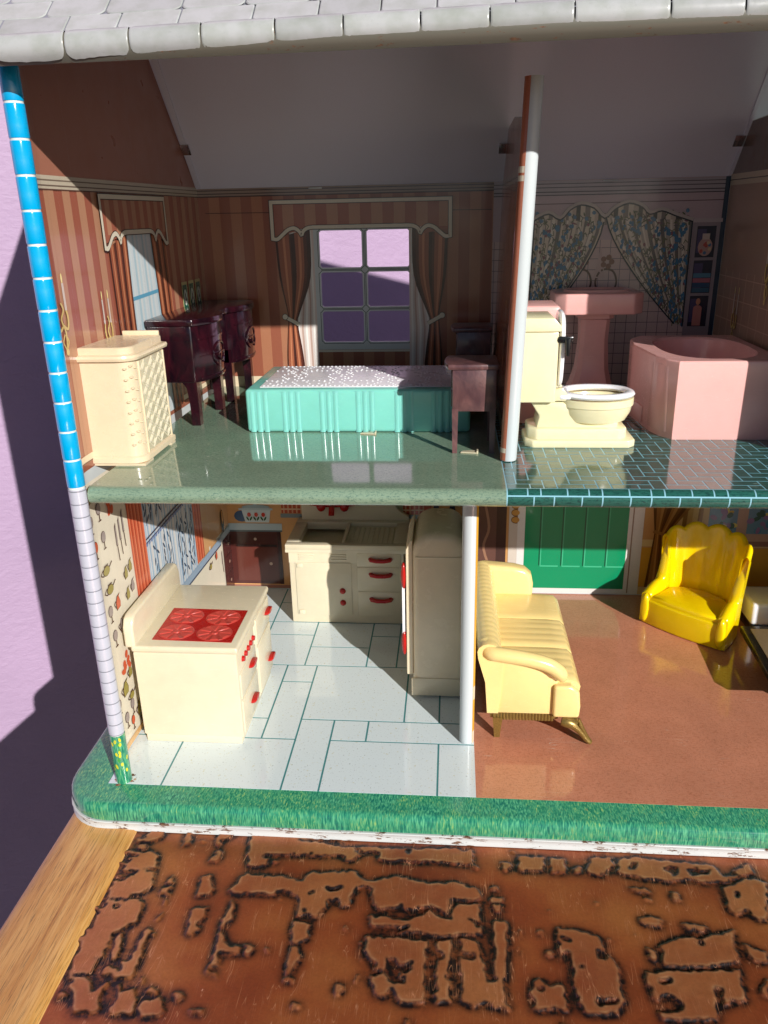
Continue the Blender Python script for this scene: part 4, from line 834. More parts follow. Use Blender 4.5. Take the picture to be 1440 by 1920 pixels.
for a, b in zip(jx, jx[1:]):
    bm = nb(); nx, ntt = 18, 9; g = .03; grid = []; r = .34
    for i in range(nx+1):
        f = i/nx; e = .5-.5*math.cos(math.pi*f); x = a+g+(b-a-2*g)*e; dd = min(x-a-g, b-g-x); tm = .97-random.uniform(0, .02)-.02*math.sin(f*7+a)
        if dd < r: tm -= .2*(1-math.sqrt(max(0, 1-(1-dd/r)**2)))
        grid.append([bm.verts.new((x, eave_pt(tm*k/ntt)[0]-.03*abs(math.sin(math.pi*f))**.3, eave_pt(tm*k/ntt)[1])) for k in range(ntt+1)])
    for i in range(nx):
        for k in range(ntt): bm.faces.new((grid[i][k], grid[i+1][k], grid[i+1][k+1], grid[i][k+1]))
    ob('shingle', bm, 'shingle', rp, 60)
RN = Vector((0, -.8, 1)).normalized()
for row in range(6):
    d0 = .42+row*1.25; x = -.95-(1.3, .35, 1.9, .8, 1.5, .2)[row]
    while x < 58.5:
        wd = 2.6+random.uniform(-.5, .7); a, b = max(x+.022, RX0), min(x+wd-.022, RX1); x += wd
        if b-a < .3: continue
        def RP(u, d, h): s = Vector((0, 1, .8)).normalized(); q = Vector((0, -1.55, 36.98))+s*d+RN*h; return (u, q.y, q.z)
        r = .25; o2 = [(a, d0+1.225), (b, d0+1.225), (b, d0+r), (b-.1, d0+.1), (b-r, d0+.03+random.uniform(-.02, .02)), (a+r, d0+.03+random.uniform(-.02, .02)), (a+.1, d0+.1), (a, d0+r)]
        bm = nb(); lo = [bm.verts.new(RP(u, d, .0)) for u, d in o2]; hi = [bm.verts.new(RP(u+(.04 if u < (a+b)/2 else -.04), d+(.03 if d < d0+.5 else 0), .035)) for u, d in o2]
        bm.faces.new(hi)
        for i in range(len(o2)): bm.faces.new((lo[i], lo[(i+1) % len(o2)], hi[(i+1) % len(o2)], hi[i]))
        bmesh.ops.recalc_face_normals(bm, faces=bm.faces); ob('shingle', bm, 'shingle', rp, 25)

for q in [rp]+list(rp.children):
    for v in q.data.vertices:
        if v.co.x < 22: v.co.z -= .016*(22-v.co.x)

# ---------------------------------------------------------------- the table
TZ = -1.53
T = thing('table', 'oak edged table with an embossed copper top under the dollhouse', 'table', (20, 10, TZ))
def build_table():
    bm = nb()
    prof = [(-2.95, TZ-.15), (-2.98, TZ-.9), (-2.8, TZ-2.4), (1.2, TZ-2.4), (1.34, TZ+.0), (1.2, TZ+.13), (.4, TZ+.16), (-1.6, TZ+.12), (-2.4, TZ+.06), (-2.75, TZ-.02)]
    prism(bm, [(a, b-.17) for a, b in prof], 'y', -60, 32, 0); ob('edge_rail', bm, 'oak', T, 50)
    bm = nb(); prism(bm, [(62+2.95+1.3-a-1.3, b-.17) for a, b in prof], 'y', -60, 32, 0); bmesh.ops.recalc_face_normals(bm, faces=bm.faces); ob('edge_rail', bm, 'oak', T, 50)
    bm = nb(); prism(bm, [(1.3, TZ-2.2), (62, TZ-2.2), (62, TZ-.3), (1.3, TZ-.3)], 'y', -60, 32, 0); ob('table_board', bm, 'oak', T)
    x0, x1, y0, y1, st = 1.22, 52.0, -18.0, -1.2, .05
    xs = np.arange(x0, x1+st, st); ys = np.arange(y0, y1+st, st); gx, gy = np.meshgrid(xs, ys)
    rng = np.random.default_rng(5)
    def vnoise(cell):
        nx, ny = int((x1-x0)/cell)+3, int((y1-y0)/cell)+3; g = rng.uniform(-1, 1, (ny, nx))
        fx, fy = (gx-x0)/cell, (gy-y0)/cell; ix, iy = fx.astype(int), fy.astype(int); tx, ty = fx-ix, fy-iy
        tx, ty = tx*tx*(3-2*tx), ty*ty*(3-2*ty)
        return (g[iy, ix]*(1-tx)+g[iy, ix+1]*tx)*(1-ty)+(g[iy+1, ix]*(1-tx)+g[iy+1, ix+1]*tx)*ty
    wx, wy = gx+.05*vnoise(.5)+.09*vnoise(.22)+.05*vnoise(.11), gy+.05*vnoise(.5)+.09*vnoise(.22)+.05*vnoise(.11)
    def inside(poly):
        m = np.zeros(gx.shape, bool); n = len(poly)
        bx = [q[0] for q in poly]; by = [q[1] for q in poly]
        sub = (wx > min(bx)) & (wx < max(bx)) & (wy > min(by)) & (wy < max(by)); px, py = wx[sub], wy[sub]; mm = np.zeros(px.shape, bool)
        for i in range(n):
            ax_, ay = poly[i]; bx_, by_ = poly[(i+1) % n]
            if ay == by_: continue
            c = ((ay > py) != (by_ > py)) & (px < (bx_-ax_)*(py-ay)/(by_-ay)+ax_); mm ^= c
        m[sub] = mm; return m
    mask = np.zeros(gx.shape, bool)
    for q in RAISED: mask |= inside(q)
    for q in SUNK: mask &= ~inside(q)
    prng = random.Random(3)
    for k in range(60):                          # the same kind of relief goes on beyond the part seen
        cx = prng.uniform(36, 51); cy = prng.uniform(-17, -2); w_, h_ = prng.uniform(.5, 3.5), prng.uniform(.3, 1.2)
        if prng.random() < .4: w_, h_ = h_, w_
        mask |= inside([(cx-w_/2, cy-h_/2), (cx+w_/2, cy-h_/2), (cx+w_/2, cy+h_/2), (cx-w_/2, cy+h_/2)])
    for k in range(40):
        cx = prng.uniform(2, 36); cy = prng.uniform(-18, -13.5); w_, h_ = prng.uniform(.5, 2.5), prng.uniform(.3, 1.0)
        mask |= inside([(cx-w_/2, cy-h_/2), (cx+w_/2, cy-h_/2), (cx+w_/2, cy+h_/2), (cx-w_/2, cy+h_/2)])
    for k in range(150):                         # crumbs and pits round the larger patches
        cx, cy = prng.uniform(1.4, 51), prng.uniform(-17.5, -1.6); r_ = prng.uniform(.06, .2)
        pt_ = [(cx+r_*prng.uniform(.6, 1.5)*math.cos(t), cy+r_*prng.uniform(.6, 1.4)*math.sin(t)) for t in (0, 1.1, 2.2, 3.3, 4.4, 5.4)]
        if k % 3: mask |= inside(pt_)
        else: mask &= ~inside(pt_)
    for k in range(26):                          # broken relief along the oak rail
        cy = -1.6-k*.42; cx = 1.5+prng.uniform(-.1, .9); w_, h_ = prng.uniform(.3, 1.3), prng.uniform(.12, .4)
        mask |= inside([(cx-w_/2, cy-h_/2), (cx+w_/2, cy-h_/2+prng.uniform(-.1, .1)), (cx+w_/2, cy+h_/2), (cx-w_/2, cy+h_/2)])
    def blur(a, r):
        a = a.astype(float)
        for ax_ in (0, 1):
            for _ in range(2):
                pad = [(0, 0), (0, 0)]; pad[ax_] = (r+1, r); c = np.cumsum(np.pad(a, pad, mode='edge'), axis=ax_); n = a.shape[ax_]
                a = (np.take(c, np.arange(2*r+1, 2*r+1+n), ax_)-np.take(c, np.arange(0, n), ax_))/(2*r+1)
        return a
    m = mask.astype(float); hgt = blur(m, 1)
    near = blur(m, 4); wide = blur(m, 11)
    pat = np.clip((near*3.6)*(1-hgt)**.8+1.1*np.clip(wide-.08, 0, 1)*(1-hgt), 0, 1)
    rim = np.clip(1-np.abs(hgt-.3)*3.5, 0, 1)*.6; worn_glint = np.clip(1-np.abs(blur(m, 2)-.82)*5, 0, 1)*m
    pat = np.clip(np.maximum(pat, rim*.6), 0, 1)
    dome = np.clip(blur(m, 3)-.5, 0, .5)*.12
    z = TZ-.17+.095*hgt*hgt*(3-2*hgt)+.006*vnoise(1.2)+.004*vnoise(.3)+.012*np.clip(vnoise(.35), 0, 1)*m
    V = np.stack([gx, gy, z], -1).reshape(-1, 3); ny, nx = gx.shape
    idx = np.arange(nx*ny).reshape(ny, nx); q = np.stack([idx[:-1, :-1], idx[:-1, 1:], idx[1:, 1:], idx[1:, :-1]], -1).reshape(-1, 4)
    V = V-np.array(T['_o'])
    me = bpy.data.meshes.new('copper_top'); me.vertices.add(len(V)); me.vertices.foreach_set('co', V.ravel().astype(np.float32))
    me.loops.add(q.size); me.loops.foreach_set('vertex_index', q.ravel().astype(np.int32)); me.polygons.add(len(q)); me.polygons.foreach_set('loop_start', np.arange(0, q.size, 4, dtype=np.int32))
    me.update(calc_edges=True); me.polygons.foreach_set('use_smooth', [True]*len(q))
    at = me.color_attributes.new('Col', 'FLOAT_COLOR', 'POINT')
    at.data.foreach_set('color', np.stack([pat, hgt, worn_glint, pat*0+1], -1).reshape(-1).astype(np.float32))
    me.materials.append(MT['copper']); o = bpy.data.objects.new('copper_top', me); COL.objects.link(o); o.parent = T
    bm = nb(); lay = bm.loops.layers.float_color.new('Col')
    for a, b, c_, d_ in ((1.22, 62, y1-.05, 31.8), (52.0, 62, -59, y1-.05), (1.22, 52.0, -59, y0)):
        box(bm, a, b, c_, d_, TZ-.3, TZ-.171)
    for f in bm.faces:
        for lp in f.loops: lp[lay] = (.1, 0, 0, 1)
    ob('copper_sheet', bm, 'copper', T)
build_table()

# ---------------------------------------------------------------- kitchen
def handle_x(bm, x, cy, cz, w=.6, t=.3):         # a moulded crescent pull on a face turned to +x
    up = [(cy+w*math.cos(math.radians(a)), cz+.55*t*math.sin(math.radians(a))) for a in range(0, 181, 20)]
    dn = [(cy+w*.92*math.cos(math.radians(a)), cz-.15*t-t*.95*math.sin(math.radians(a))*.45) for a in range(160, 19, -20)]
    loft(bm, [[(x+d, cy+(u-cy)*s, cz+(v-cz)*s+dz) for u, v in up+dn] for d, s, dz in ((-.02, 1, 0), (.12, 1.0, 0), (.26, .92, .03), (.33, .7, .06))])
S = thing('stove', 'cream plastic kitchen stove with four burners on a red hob against the cookware wallpaper', 'stove', (3, 7.6, .03))
bm = nb(); box(bm, -.05, 6.15, 3.5, 11.75, .55, 6.3, .12); box(bm, .05, 6.0, 3.58, 11.65, .03, .56, .06); ob('body', bm, 'cream', S)
bm = nb(); box(bm, -.1, 6.25, 3.42, 11.82, 6.3, 6.72, .14, 3); ob('worktop', bm, 'cream', S)
bm = nb(); prism(bm, [(3.42, 6.6), (11.82, 6.6), (11.82, 7.7), (11.55, 8.35), (11.2, 8.55), (4.1, 8.55), (3.7, 8.4), (3.42, 7.9)], 'x', -.42, .2, .14, 3); ob('backsplash', bm, 'cream', S)
bm = nb(); prism(bm, [(.9, 4.25), (5.75, 4.1), (5.75, 8.15), (.9, 8.3)], 'z', 6.7, 6.745, .02, 1); hob = ob('hob', bm, 'red', S)
for cx, cy in ((2.1, 5.2), (4.45, 5.15), (2.1, 7.2), (4.45, 7.1)):
    bm = nb(); loft(bm, [ell(cx, cy, 1.08, .92, 6.745, 28), ell(cx, cy, 1.08, .92, 6.775, 28), ell(cx, cy, 1.0, .85, 6.755, 28)])
    for k in range(8):
        a = k*math.pi/4+.2; c_, s_ = math.cos(a), math.sin(a); P = lambda r, t: (cx+(r*c_-t*s_)*1.02, cy+(r*s_+t*c_)*.88)
        prism(bm, [P(.3, -.06), P(.96, -.24), P(.96, .24), P(.3, .06)], 'z', 6.75, 6.80, .02, 1)
    loft(bm, [ell(cx, cy, .22, .19, 6.75, 16), ell(cx, cy, .2, .17, 6.81, 16)]); ob('burner', bm, 'red_pale', hob)
for y0, y1, z0, z1 in ((3.75, 7.45, 3.1, 4.75), (3.75, 7.45, .75, 2.95), (8.0, 11.55, 4.35, 6.1), (8.0, 11.55, .75, 4.15)):
    bm = nb(); box(bm, 6.1, 6.23, y0, y1, z0, z1, .05); ob('drawer_front', bm, 'cream', S)
for ya in (7.58, 7.8): bm = nb(); box(bm, 6.1, 6.2, ya, ya+.08, .7, 5.9, .02); ob('front_rib', bm, 'cream', S)
for cy, cz in ((6.2, 4.15), (6.0, 1.75), (10.9, 5.3), (10.9, 1.2+.6)):
    bm = nb(); handle_x(bm, 6.2, cy, cz, .62, .3); ob('handle', bm, 'red', S)
for k in range(5):
    bm = nb(); disc_x(bm, 6.12, 4.65+k*.62, 5.35, .2, .19, .2); ob('knob', bm, 'red', S)

K = thing('sink_unit', 'cream plastic kitchen sink unit with red taps and red drawer pulls', 'sink', (10.5, 21.9, .03))
yf = 19.1
bm = nb(); box(bm, 6.15, 14.95, yf, 24.8, .03, 5.2, .1); box(bm, 6.15, 14.95, yf, yf+.3, 5.15, 6.1); box(bm, 6.15, 6.4, yf+.3, 24.8, 5.15, 6.1); box(bm, 6.4, 10.4, yf+.3, 24.8, 5.15, 5.75); box(bm, 14.7, 14.95, yf+.3, 24.8, 5.15, 6.1); ob('cabinet', bm, 'cream', K)
bm = nb()
box(bm, 10.3, 14.6, 19.3, 23.9, 6.0, 6.38)
for a in ((5.95, 15.15, 18.9, 19.45), (5.95, 15.15, 23.75, 24.85), (5.95, 6.85, 19.45, 23.75), (14.25, 15.15, 19.45, 23.75), (10.22, 10.43, 19.45, 23.75)): box(bm, *a, 6.08, 6.32)
for a in ((5.95, 15.15, 18.9, 19.5), (5.95, 15.15, 23.7, 24.85), (5.95, 6.9, 19.5, 23.7), (10.2, 10.45, 19.5, 23.7), (14.2, 15.15, 19.5, 23.7)): box(bm, *a, 6.3, 6.72, .05)
for k in range(9): box(bm, 10.75+k*.39, 10.92+k*.39, 19.7, 23.4, 6.36, 6.45, .03)
ob('counter', bm, 'cream', K)
bm = nb(); prism(bm, [(6.3, 6.6), (15.1, 6.6), (15.1, 7.0), (14.3, 7.5), (13.7, 8.4), (13.2, 9.7), (12.8, 9.95), (7.0, 9.95), (6.5, 9.7), (6.3, 9.0)], 'y', 24.3, 24.85, .1); ob('splashback', bm, 'cream', K)
bm = nb(); box(bm, 6.62, 10.95, yf-.07, yf+.02, .75, 5.2, .05); ob('door', bm, 'cream', K)
for z in (1.0, 4.95):
    bm = nb(); box(bm, 6.75, 7.2, yf-.16, yf-.05, z-.17, z+.17, .05); ob('hinge', bm, 'cream', K)
for z in (2.85, 1.85):
    bm = nb(); ball(bm, (10.22, yf-.1, z), .24, .2, .24); ob('door_knob', bm, 'red', K)
for z0, z1, zh in ((4.95, 6.0, 5.9-.35), (2.9, 4.85, 4.3), (.7, 2.8, 2.2)):
    bm = nb(); box(bm, 11.4, 14.75, yf-.06, yf+.02, z0, z1, .04); ob('drawer_front', bm, 'cream', K)
    bm = nb(); tube(bm, [(12.45, yf-.02, zh), (12.5, yf-.24, zh), (12.9, yf-.34, zh-.04), (13.5, yf-.34, zh-.04), (13.9, yf-.24, zh), (13.95, yf-.02, zh)], .2, 10, .8); ob('handle', bm, 'red', K)
for x0 in (6.9, 9.4):
    for k in range(3): bm = nb(); box(bm, x0, x0+1.2, yf-.06, yf+.01, 5.4+k*.2, 5.5+k*.2, .03); ob('vent_rib', bm, 'cream', K)
bm = nb(); tube(bm, [(7.7, 24.15, 8.05), (10.2, 24.15, 8.05)], .2); tube(bm, [(8.9, 24.2, 8.0), (8.9, 23.7, 7.9), (8.9, 23.4, 7.4)], .24)
for x in (8.0, 9.9): ball(bm, (x, 24.0, 7.95), .38, .35, .42); tube(bm, [(x, 24.0, 8.1), (x+(-.9 if x < 9 else .9), 23.9, 8.2)], [.16, .1])
ob('tap', bm, 'red', K)

Fg = thing('refrigerator', 'tall cream plastic refrigerator with rounded top and red tipped white handle', 'refrigerator', (17.6, 11.7, .03))
bm = nb()
def fr(x0, x1, y0, y1, z0, z1, r, seg=5):
    prism(bm, [(x0, z0), (x1, z0)]+[(x1-r+r*math.cos(math.radians(a)), z1-r+r*math.sin(math.radians(a))) for a in range(0, 91, 15)]+[(x0+r+r*math.cos(math.radians(a)), z1-r+r*math.sin(math.radians(a))) for a in range(90, 181, 15)], 'y', y0, y1, .45, 4, 50)
fr(16.1, 19.45, 9.15, 14.2, .03, 11.65, 1.25); ob('body', bm, 'fridge', Fg)
bm = nb(); prism(bm, [(15.7, 1.6), (16.12, 1.6), (16.12, 11.2), (15.95, 11.05), (15.7, 10.5)], 'y', 9.35, 14.0, .12, 2); ob('door', bm, 'fridge', Fg)
bm = nb(); box(bm, 16.02, 19.4, 9.08, 9.2, .2, 1.5, .04); ob('kick_panel', bm, 'fridge', Fg)
bm = nb(); box(bm, 16.3, 19.4, 9.1, 9.2, 10.05, 10.15, .03); ob('moulding', bm, 'fridge', Fg)
bm = nb(); box(bm, 15.42, 15.62, 9.55, 9.85, 4.5, 7.9, .06); h = ob('handle', bm, 'white', Fg)
for zc in (8.6, 3.85):
    bm = nb(); ball(bm, (15.55, 9.7, zc), .2, .34, .95); ob('handle_tip', bm, 'red', Fg)

# ---------------------------------------------------------------- bedroom
FZ = 17.605
WR = thing('wardrobe', 'tall cream plastic chest of drawers with diamond lattice front beside the blue corner post', 'dresser', (.6, 6.2, FZ))
x0, x1, y0, y1 = -.82, 2.0, 3.85, 8.6
def rc(x1, y0, d, z, r=.75):
    return [(x0-.0-d*.3, y1+d, z), (x0-.0-d*.3, y0-d, z)]+[(x1-r+(r+d)*math.cos(math.radians(a)), y0+r+(r+d)*math.sin(math.radians(a)), z) for a in range(-90, 1, 15)]+[(x1+d, y1+d, z)]
bm = nb(); loft(bm, [rc(x1, y0, d, z) for d, z in ((-.04, FZ+.45), (0, FZ+.5), (0, 23.2), (-.03, 23.25))]); ob('body', bm, 'cream_warm', WR, 30)
bm = nb(); loft(bm, [rc(x1, y0, d, z) for d, z in ((.02, FZ+.1), (.14, FZ+.16), (.14, FZ+.42), (.04, FZ+.5))]); prism(bm, [(x0, y0), (x1+.1, y0), (x1+.1, y0+1.2), (x0, y0+1.2)], 'z', FZ, FZ+.12); box(bm, x0, x1+.12, y1-.6, y1+.1, FZ, FZ+.12); ob('plinth', bm, 'cream_warm', WR, 30)
bm = nb(); loft(bm, [rc(x1, y0, d, z) for d, z in ((0, 23.15), (.2, 23.22), (.24, 23.36), (.2, 23.48), (.05, 23.52), (-.02, 23.55), (-.02, 23.85), (-.1, 23.9))]); ob('top', bm, 'cream_warm', WR, 30)
bm = nb(); box(bm, -.2, 1.9, y1-.1, y1+.12, 23.8, 24.15, .05); ob('top_rail', bm, 'cream_warm', WR)
for k in range(14):
    bm = nb(); yy = 4.7+k*.28; ball(bm, (x1+.22, yy, 23.36), .05, .1, .07, 8, 6); ob('bead', bm, 'cream_warm', WR)
bm = nb(); box(bm, x1-.02, x1+.05, 4.85, 8.35, 18.2, 23.05, .02); lp_ = ob('lattice_panel', bm, 'cream_lattice', WR)
bm = nb()
def bar(p, q, r=.055): tube(bm, [p, q], r, 6)
for i in range(3):
    for j in range(7):
        cy, cz = 5.45+i*1.15, 18.65+j*.66; 
        for k in (1.0, .55):
            q = [(x1+.05, cy, cz+.42*k), (x1+.05, cy+.55*k, cz), (x1+.05, cy, cz-.42*k), (x1+.05, cy-.55*k, cz)]
            for a in range(4): bar(q[a], q[(a+1) % 4], .05)
lt_ = ob('lattice', bm, 'cream', lp_); lt_['kind'] = 'stuff'
for j in range(8):
    z = 18.75+j*.58
    for k, a in enumerate((-62, -38, -16)):
        bm = nb(); ball(bm, (x1-.75+.735*math.cos(math.radians(a)), y0+.75+.76*math.sin(math.radians(a)), z+(k % 2)*.12), .12, .15, .06, 8, 5); ob('moulded_leaf', bm, 'cream_warm', WR)
for ya in (4.68, 8.38): bm = nb(); box(bm, x1-.05, x1+.09, ya, ya+.15, 18.1, 23.1, .04); ob('stile', bm, 'cream_warm', WR)

VN = thing('vanity_table', 'dark mahogany plastic kneehole dressing table with bowed fronts under the bedroom window print', 'dressing table', (1.4, 18.6, FZ))
vy0, vy1, vz = 12.5, 24.4, 24.25
def vfront(y, d=0.0):
    t = (y-vy0)/(vy1-vy0)
    b = .85*math.sin(math.pi*min(1, t/.42))**.8 if t < .42 else (-.12 if t < .58 else .85*max(0, math.sin(math.pi*(t-.58)/.42))**.8)
    return 2.45+.75*t+b+d
N = 36
outl = [(vfront(vy0+(vy1-vy0)*i/N, .18), vy0+(vy1-vy0)*i/N) for i in range(N+1)]
bm = nb(); prism(bm, [(-.35, vy0-.12), (2.65, vy0-.12)]+outl[1:-1]+[(3.35, vy1+.1), (-.35, vy1+.1)], 'z', vz-.42, vz, .09, 2, 50); ob('tabletop', bm, 'mahog', VN, 40)
for ya, yb in ((vy0, 17.5), (19.4, vy1)):
    n = 12; fr_ = [(vfront(ya+(yb-ya)*i/n), ya+(yb-ya)*i/n) for i in range(n+1)]
    bm = nb(); prism(bm, [(-.3, ya)]+fr_+[(-.3, yb)], 'z', 20.35, vz-.4, .07, 2, 50); pd = ob('pedestal', bm, 'mahog', VN, 40)
    for z0, z1 in ((22.95, 23.05), (21.9, 21.96), (20.5, 20.62)):
        bm = nb(); n2 = [(a+.06, b) for a, b in fr_]; n2 = n2[1:-1]; loft(bm, [[(a, b, z0) for a, b in n2]+[(1.5, yb-.3, z0), (1.5, ya+.3, z0)], [(a, b, z1) for a, b in n2]+[(1.5, yb-.3, z1), (1.5, ya+.3, z1)]]); ob('drawer_bead', bm, 'mahog', pd, 40)
    yc = (ya+yb)/2
    bm = nb(); tube(bm, [(vfront(yc+.95*math.sin(a))+.03, yc+.95*math.sin(a), 21.85+.75*math.cos(a)) for a in np.linspace(-2.6, 2.6, 20)], .07, 6); tube(bm, [(vfront(yc+.4*math.cos(a))+.1, yc+.4*math.cos(a), 21.75+.3*math.sin(a)) for a in np.linspace(math.pi, 2*math.pi, 9)], .09, 6); ob('carved_pull', bm, 'mahog', pd)
bm = nb(); box(bm, -.3, 2.4, 17.3, 19.6, 22.9, vz-.4, .05); ob('centre_drawer', bm, 'mahog', VN)
def vleg(xa, ya, s, fy):
    bm = nb()
    rings = []
    for z, a, off in ((FZ, .26, .0), (FZ+.6, .27, .0), (19.2, .3, 0), (20.0, .36, -.03), (20.6, .6, -.2), (21.3, .6, -.2)):
        rings.append([(xa-a*s+off*s, ya-.3, z), (xa+.28*s if s > 0 else xa+.28*-1*-1, ya-.3, z), (xa+.28*s if s > 0 else xa+.28, ya+.3, z), (xa-a*s+off*s, ya+.3, z)])
    loft(bm, rings); ob('leg', bm, 'mahog', VN, 30)
for ya in (12.85, 17.2, 19.7, 24.0): vleg(2.2+.75*(ya-vy0)/(vy1-vy0), ya, 1, 0)
for ya in (12.85, 24.0):
    bm = nb(); box(bm, -.3, .2, ya-.3, ya+.3, FZ, 21, .05); ob('leg', bm, 'mahog', VN)

BD = thing('bed', 'turquoise plastic bed with white dotted quilt top and pleated skirt', 'bed', (12.4, 15, FZ))
bx0, bx1, by0, by1, bz = 5.95, 19.6, 10.9, 18.9, 20.25
bm = nb(); box(bm, bx0, bx1, by0, by1, FZ, bz, .22, 3); ob('mattress_box', bm, 'turq', BD, 50)
for gx_ in (6.35, 8.35, 10.65, 12.85, 15.2, 17.4):
    for k in range(3):
        xx = gx_+k*.42; bm = nb(); loft(bm, [[(xx-.17, by0+.02, z), (xx-.08, by0-.045*s, z), (xx+.08, by0-.045*s, z), (xx+.17, by0+.02, z)] for z, s in ((FZ+.02, 1), (19.9, 1), (20.06, .5), (20.14, .1))]); ob('pleat', bm, 'turq', BD, 75)
for gy_ in (11.6, 14.0, 16.4):
    for k in range(3):
        yy = gy_+k*.42; bm = nb(); loft(bm, [[(bx0+.02, yy-.17, z), (bx0-.045*s, yy-.08, z), (bx0-.045*s, yy+.08, z), (bx0+.02, yy+.17, z)] for z, s in ((FZ+.02, 1), (19.9, 1), (20.06, .5), (20.14, .1))]); ob('pleat', bm, 'turq', BD, 75)
bm = nb(); box(bm, 6.75, 19.2, 11.55, 18.5, bz-.02, bz+.05, .03); qt = ob('quilt', bm, 'quilt', BD)
bm = nb()
def dot(x, y, r=.06): loft(bm, [ell(x, y, r*1.25, r, bz+.05, 6), ell(x, y, r*.9, r*.7, bz+.085, 6), ell(x, y, r*.3, r*.3, bz+.097, 6)])
for i in range(4):
    for j in range(2):
        cx, cy = 8.3+i*3.0, 13.3+j*3.4
        for a in range(6):
            for r_ in (.45, .8, 1.15, 1.5):
                if cx+r_*math.cos(a*1.047) < 19: dot(cx+r_*math.cos(a*1.047), cy+r_*math.sin(a*1.047)*1.05)
for i in range(44):
    for s in (1, -1):
        x = 6.95+i*.275; y = 15+s*(abs(((i*.275)/1.5) % 2-1)*3.2-.0); dot(x, max(11.75, min(18.3, y)), .07)
    dot(6.95+i*.275, 11.75, .06); dot(6.95+i*.275, 18.3, .06)
qd = ob('quilt_dots', bm, 'quilt_dot', qt); qd['kind'] = 'stuff'
bm = nb(); ball(bm, (19.0, 16.0, bz+.25), .95, 1.9, .55, 20, 12); ob('pillow', bm, 'quilt_dot', BD)

NS = thing('nightstand', 'scuffed brown plastic nightstand standing in front of the turquoise bed', 'nightstand', (19.7, 8.0, FZ), 0, 'brown bedside tables')
bm = nb(); prism(bm, [(18.25, 6.3), (20.95, 6.3), (20.95, 9.4), (18.25, 9.4), (18.1, 8.6), (18.05, 7.9), (18.1, 7.0)], 'z', 22.2, 22.5, .08, 2); ob('top', bm, 'brown', NS)
bm = nb(); box(bm, 18.5, 20.85, 6.4, 9.3, 19.95, 22.2, .05); bd_ = ob('cabinet', bm, 'brown', NS)
bm = nb(); box(bm, 18.43, 18.52, 6.7, 9.0, 20.15, 21.05, .04); box(bm, 18.43, 18.52, 6.7, 9.0, 21.15, 22.05, .04); ob('drawer_front', bm, 'brown', NS)
for x, y in ((18.66, 6.56), (20.68, 6.56), (18.66, 9.14), (20.68, 9.14)):
    bm = nb(); loft(bm, [[(x-a, y-a, z), (x+a, y-a, z), (x+a, y+a, z), (x-a, y+a, z)] for z, a in ((FZ, .13), (19, .15), (20.1, .17))]); ob('leg', bm, 'brown', NS)
def dup(root, loc, label):
    r = root.copy(); COL.objects.link(r); r.location = loc; r['label'] = label
    for ch in list(root.children):
        c = ch.copy(); COL.objects.link(c); c.parent = r
        for g in ch.children: d = g.copy(); COL.objects.link(d); d.parent = c
    return r
dup(NS, (20.0, 22.3, FZ), 'dark brown plastic nightstand in shadow against the back wall beyond the bed')

def chip(loc, rz, label):
    t = thing('plastic_chip', label, 'plastic chip', loc, rz)
    bm = nb(); prism(bm, [(-.5, -.1), (.4, -.3), (.5, .2), (.1, .26), (-.36, .16)], 'z', 0, .08, .03, 1)
    ob('shard', bm, 'cream_lattice', t, local=True)
    bm = nb(); prism(bm, [(.38, -.3), (.48, -.3), (.52, .2), (.42, .2)], 'z', .0, .16, .02, 1); ob('raised_end', bm, 'cream_lattice', t, local=True)
chip((19.45, 6.55, FZ), .05, 'small olive plastic chip lying on the green floor by the nightstand leg')
chip((13.45, 10.55, FZ), .1, 'tiny pale plastic chip lying at the foot of the turquoise bed skirt')

# ---------------------------------------------------------------- bathroom
TO = thing('toilet', 'ivory plastic toilet with raised white lid, white seat and black flush lever', 'toilet', (25.6, 9.1, FZ))
def oct_(x0, x1, y0, y1, c): return [(x0+c, y0), (x1-c, y0), (x1, y0+c), (x1, y1-c), (x1-c, y1), (x0+c, y1), (x0, y1-c), (x0, y0+c)]
bm = nb(); prism(bm, oct_(22.6, 28.65, 7.5, 10.7, .4), 'z', FZ, FZ+.42, .07); prism(bm, oct_(22.75, 28.2, 7.7, 10.5, .45), 'z', FZ+.4, FZ+1.05, .1); ob('plinth', bm, 'ivory', TO, 30)
bm = nb()
prism(bm, [(23.2, FZ+1.0), (27.7, FZ+1.0), (27.7, 19.3), (27.2, 19.7), (25.0, 19.9), (24.3, 20.2), (22.9, 20.25), (22.9, 20.0), (23.35, 19.3)], 'y', 8.05, 10.15, .12); ob('pedestal', bm, 'ivory', TO, 30)
bm = nb(); cx, cy = 26.5, 9.1
loft(bm, [ell(cx, cy, 1.2, 1.0, 18.75, 32), ell(cx, cy, 1.75, 1.4, 18.95, 32), ell(cx, cy, 2.0, 1.62, 19.4, 32), ell(cx, cy, 2.06, 1.68, 19.75, 32), ell(cx, cy, 2.14, 1.74, 19.8, 32), ell(cx, cy, 2.14, 1.74, 20.2, 32), ell(cx, cy, 1.6, 1.25, 20.2, 32), ell(cx, cy, 1.45, 1.1, 19.7, 32), ell(cx, cy, .9, .7, 19.3, 32)]); ob('bowl', bm, 'ivory', TO, 35)
bm = nb()
rg = []
for j in range(10):
    a = 2*math.pi*j/10; rr_, zz = .29*math.cos(a), .17*math.sin(a); rg.append([(24.62 if (q[0] < 24.62 and False) else q[0], q[1], q[2]) for q in ell(cx+.02, cy, 1.86+rr_, 1.48+rr_, 20.42+zz, 40, .92)])
rg.append(rg[0]); vs = [[bm.verts.new(p_) for p_ in r] for r in rg[:-1]]; vs.append(vs[0])
for a, b in zip(vs, vs[1:]):
    for i in range(40): bm.faces.new((a[i], a[(i+1) % 40], b[(i+1) % 40], b[i]))
bmesh.ops.recalc_face_normals(bm, faces=bm.faces)
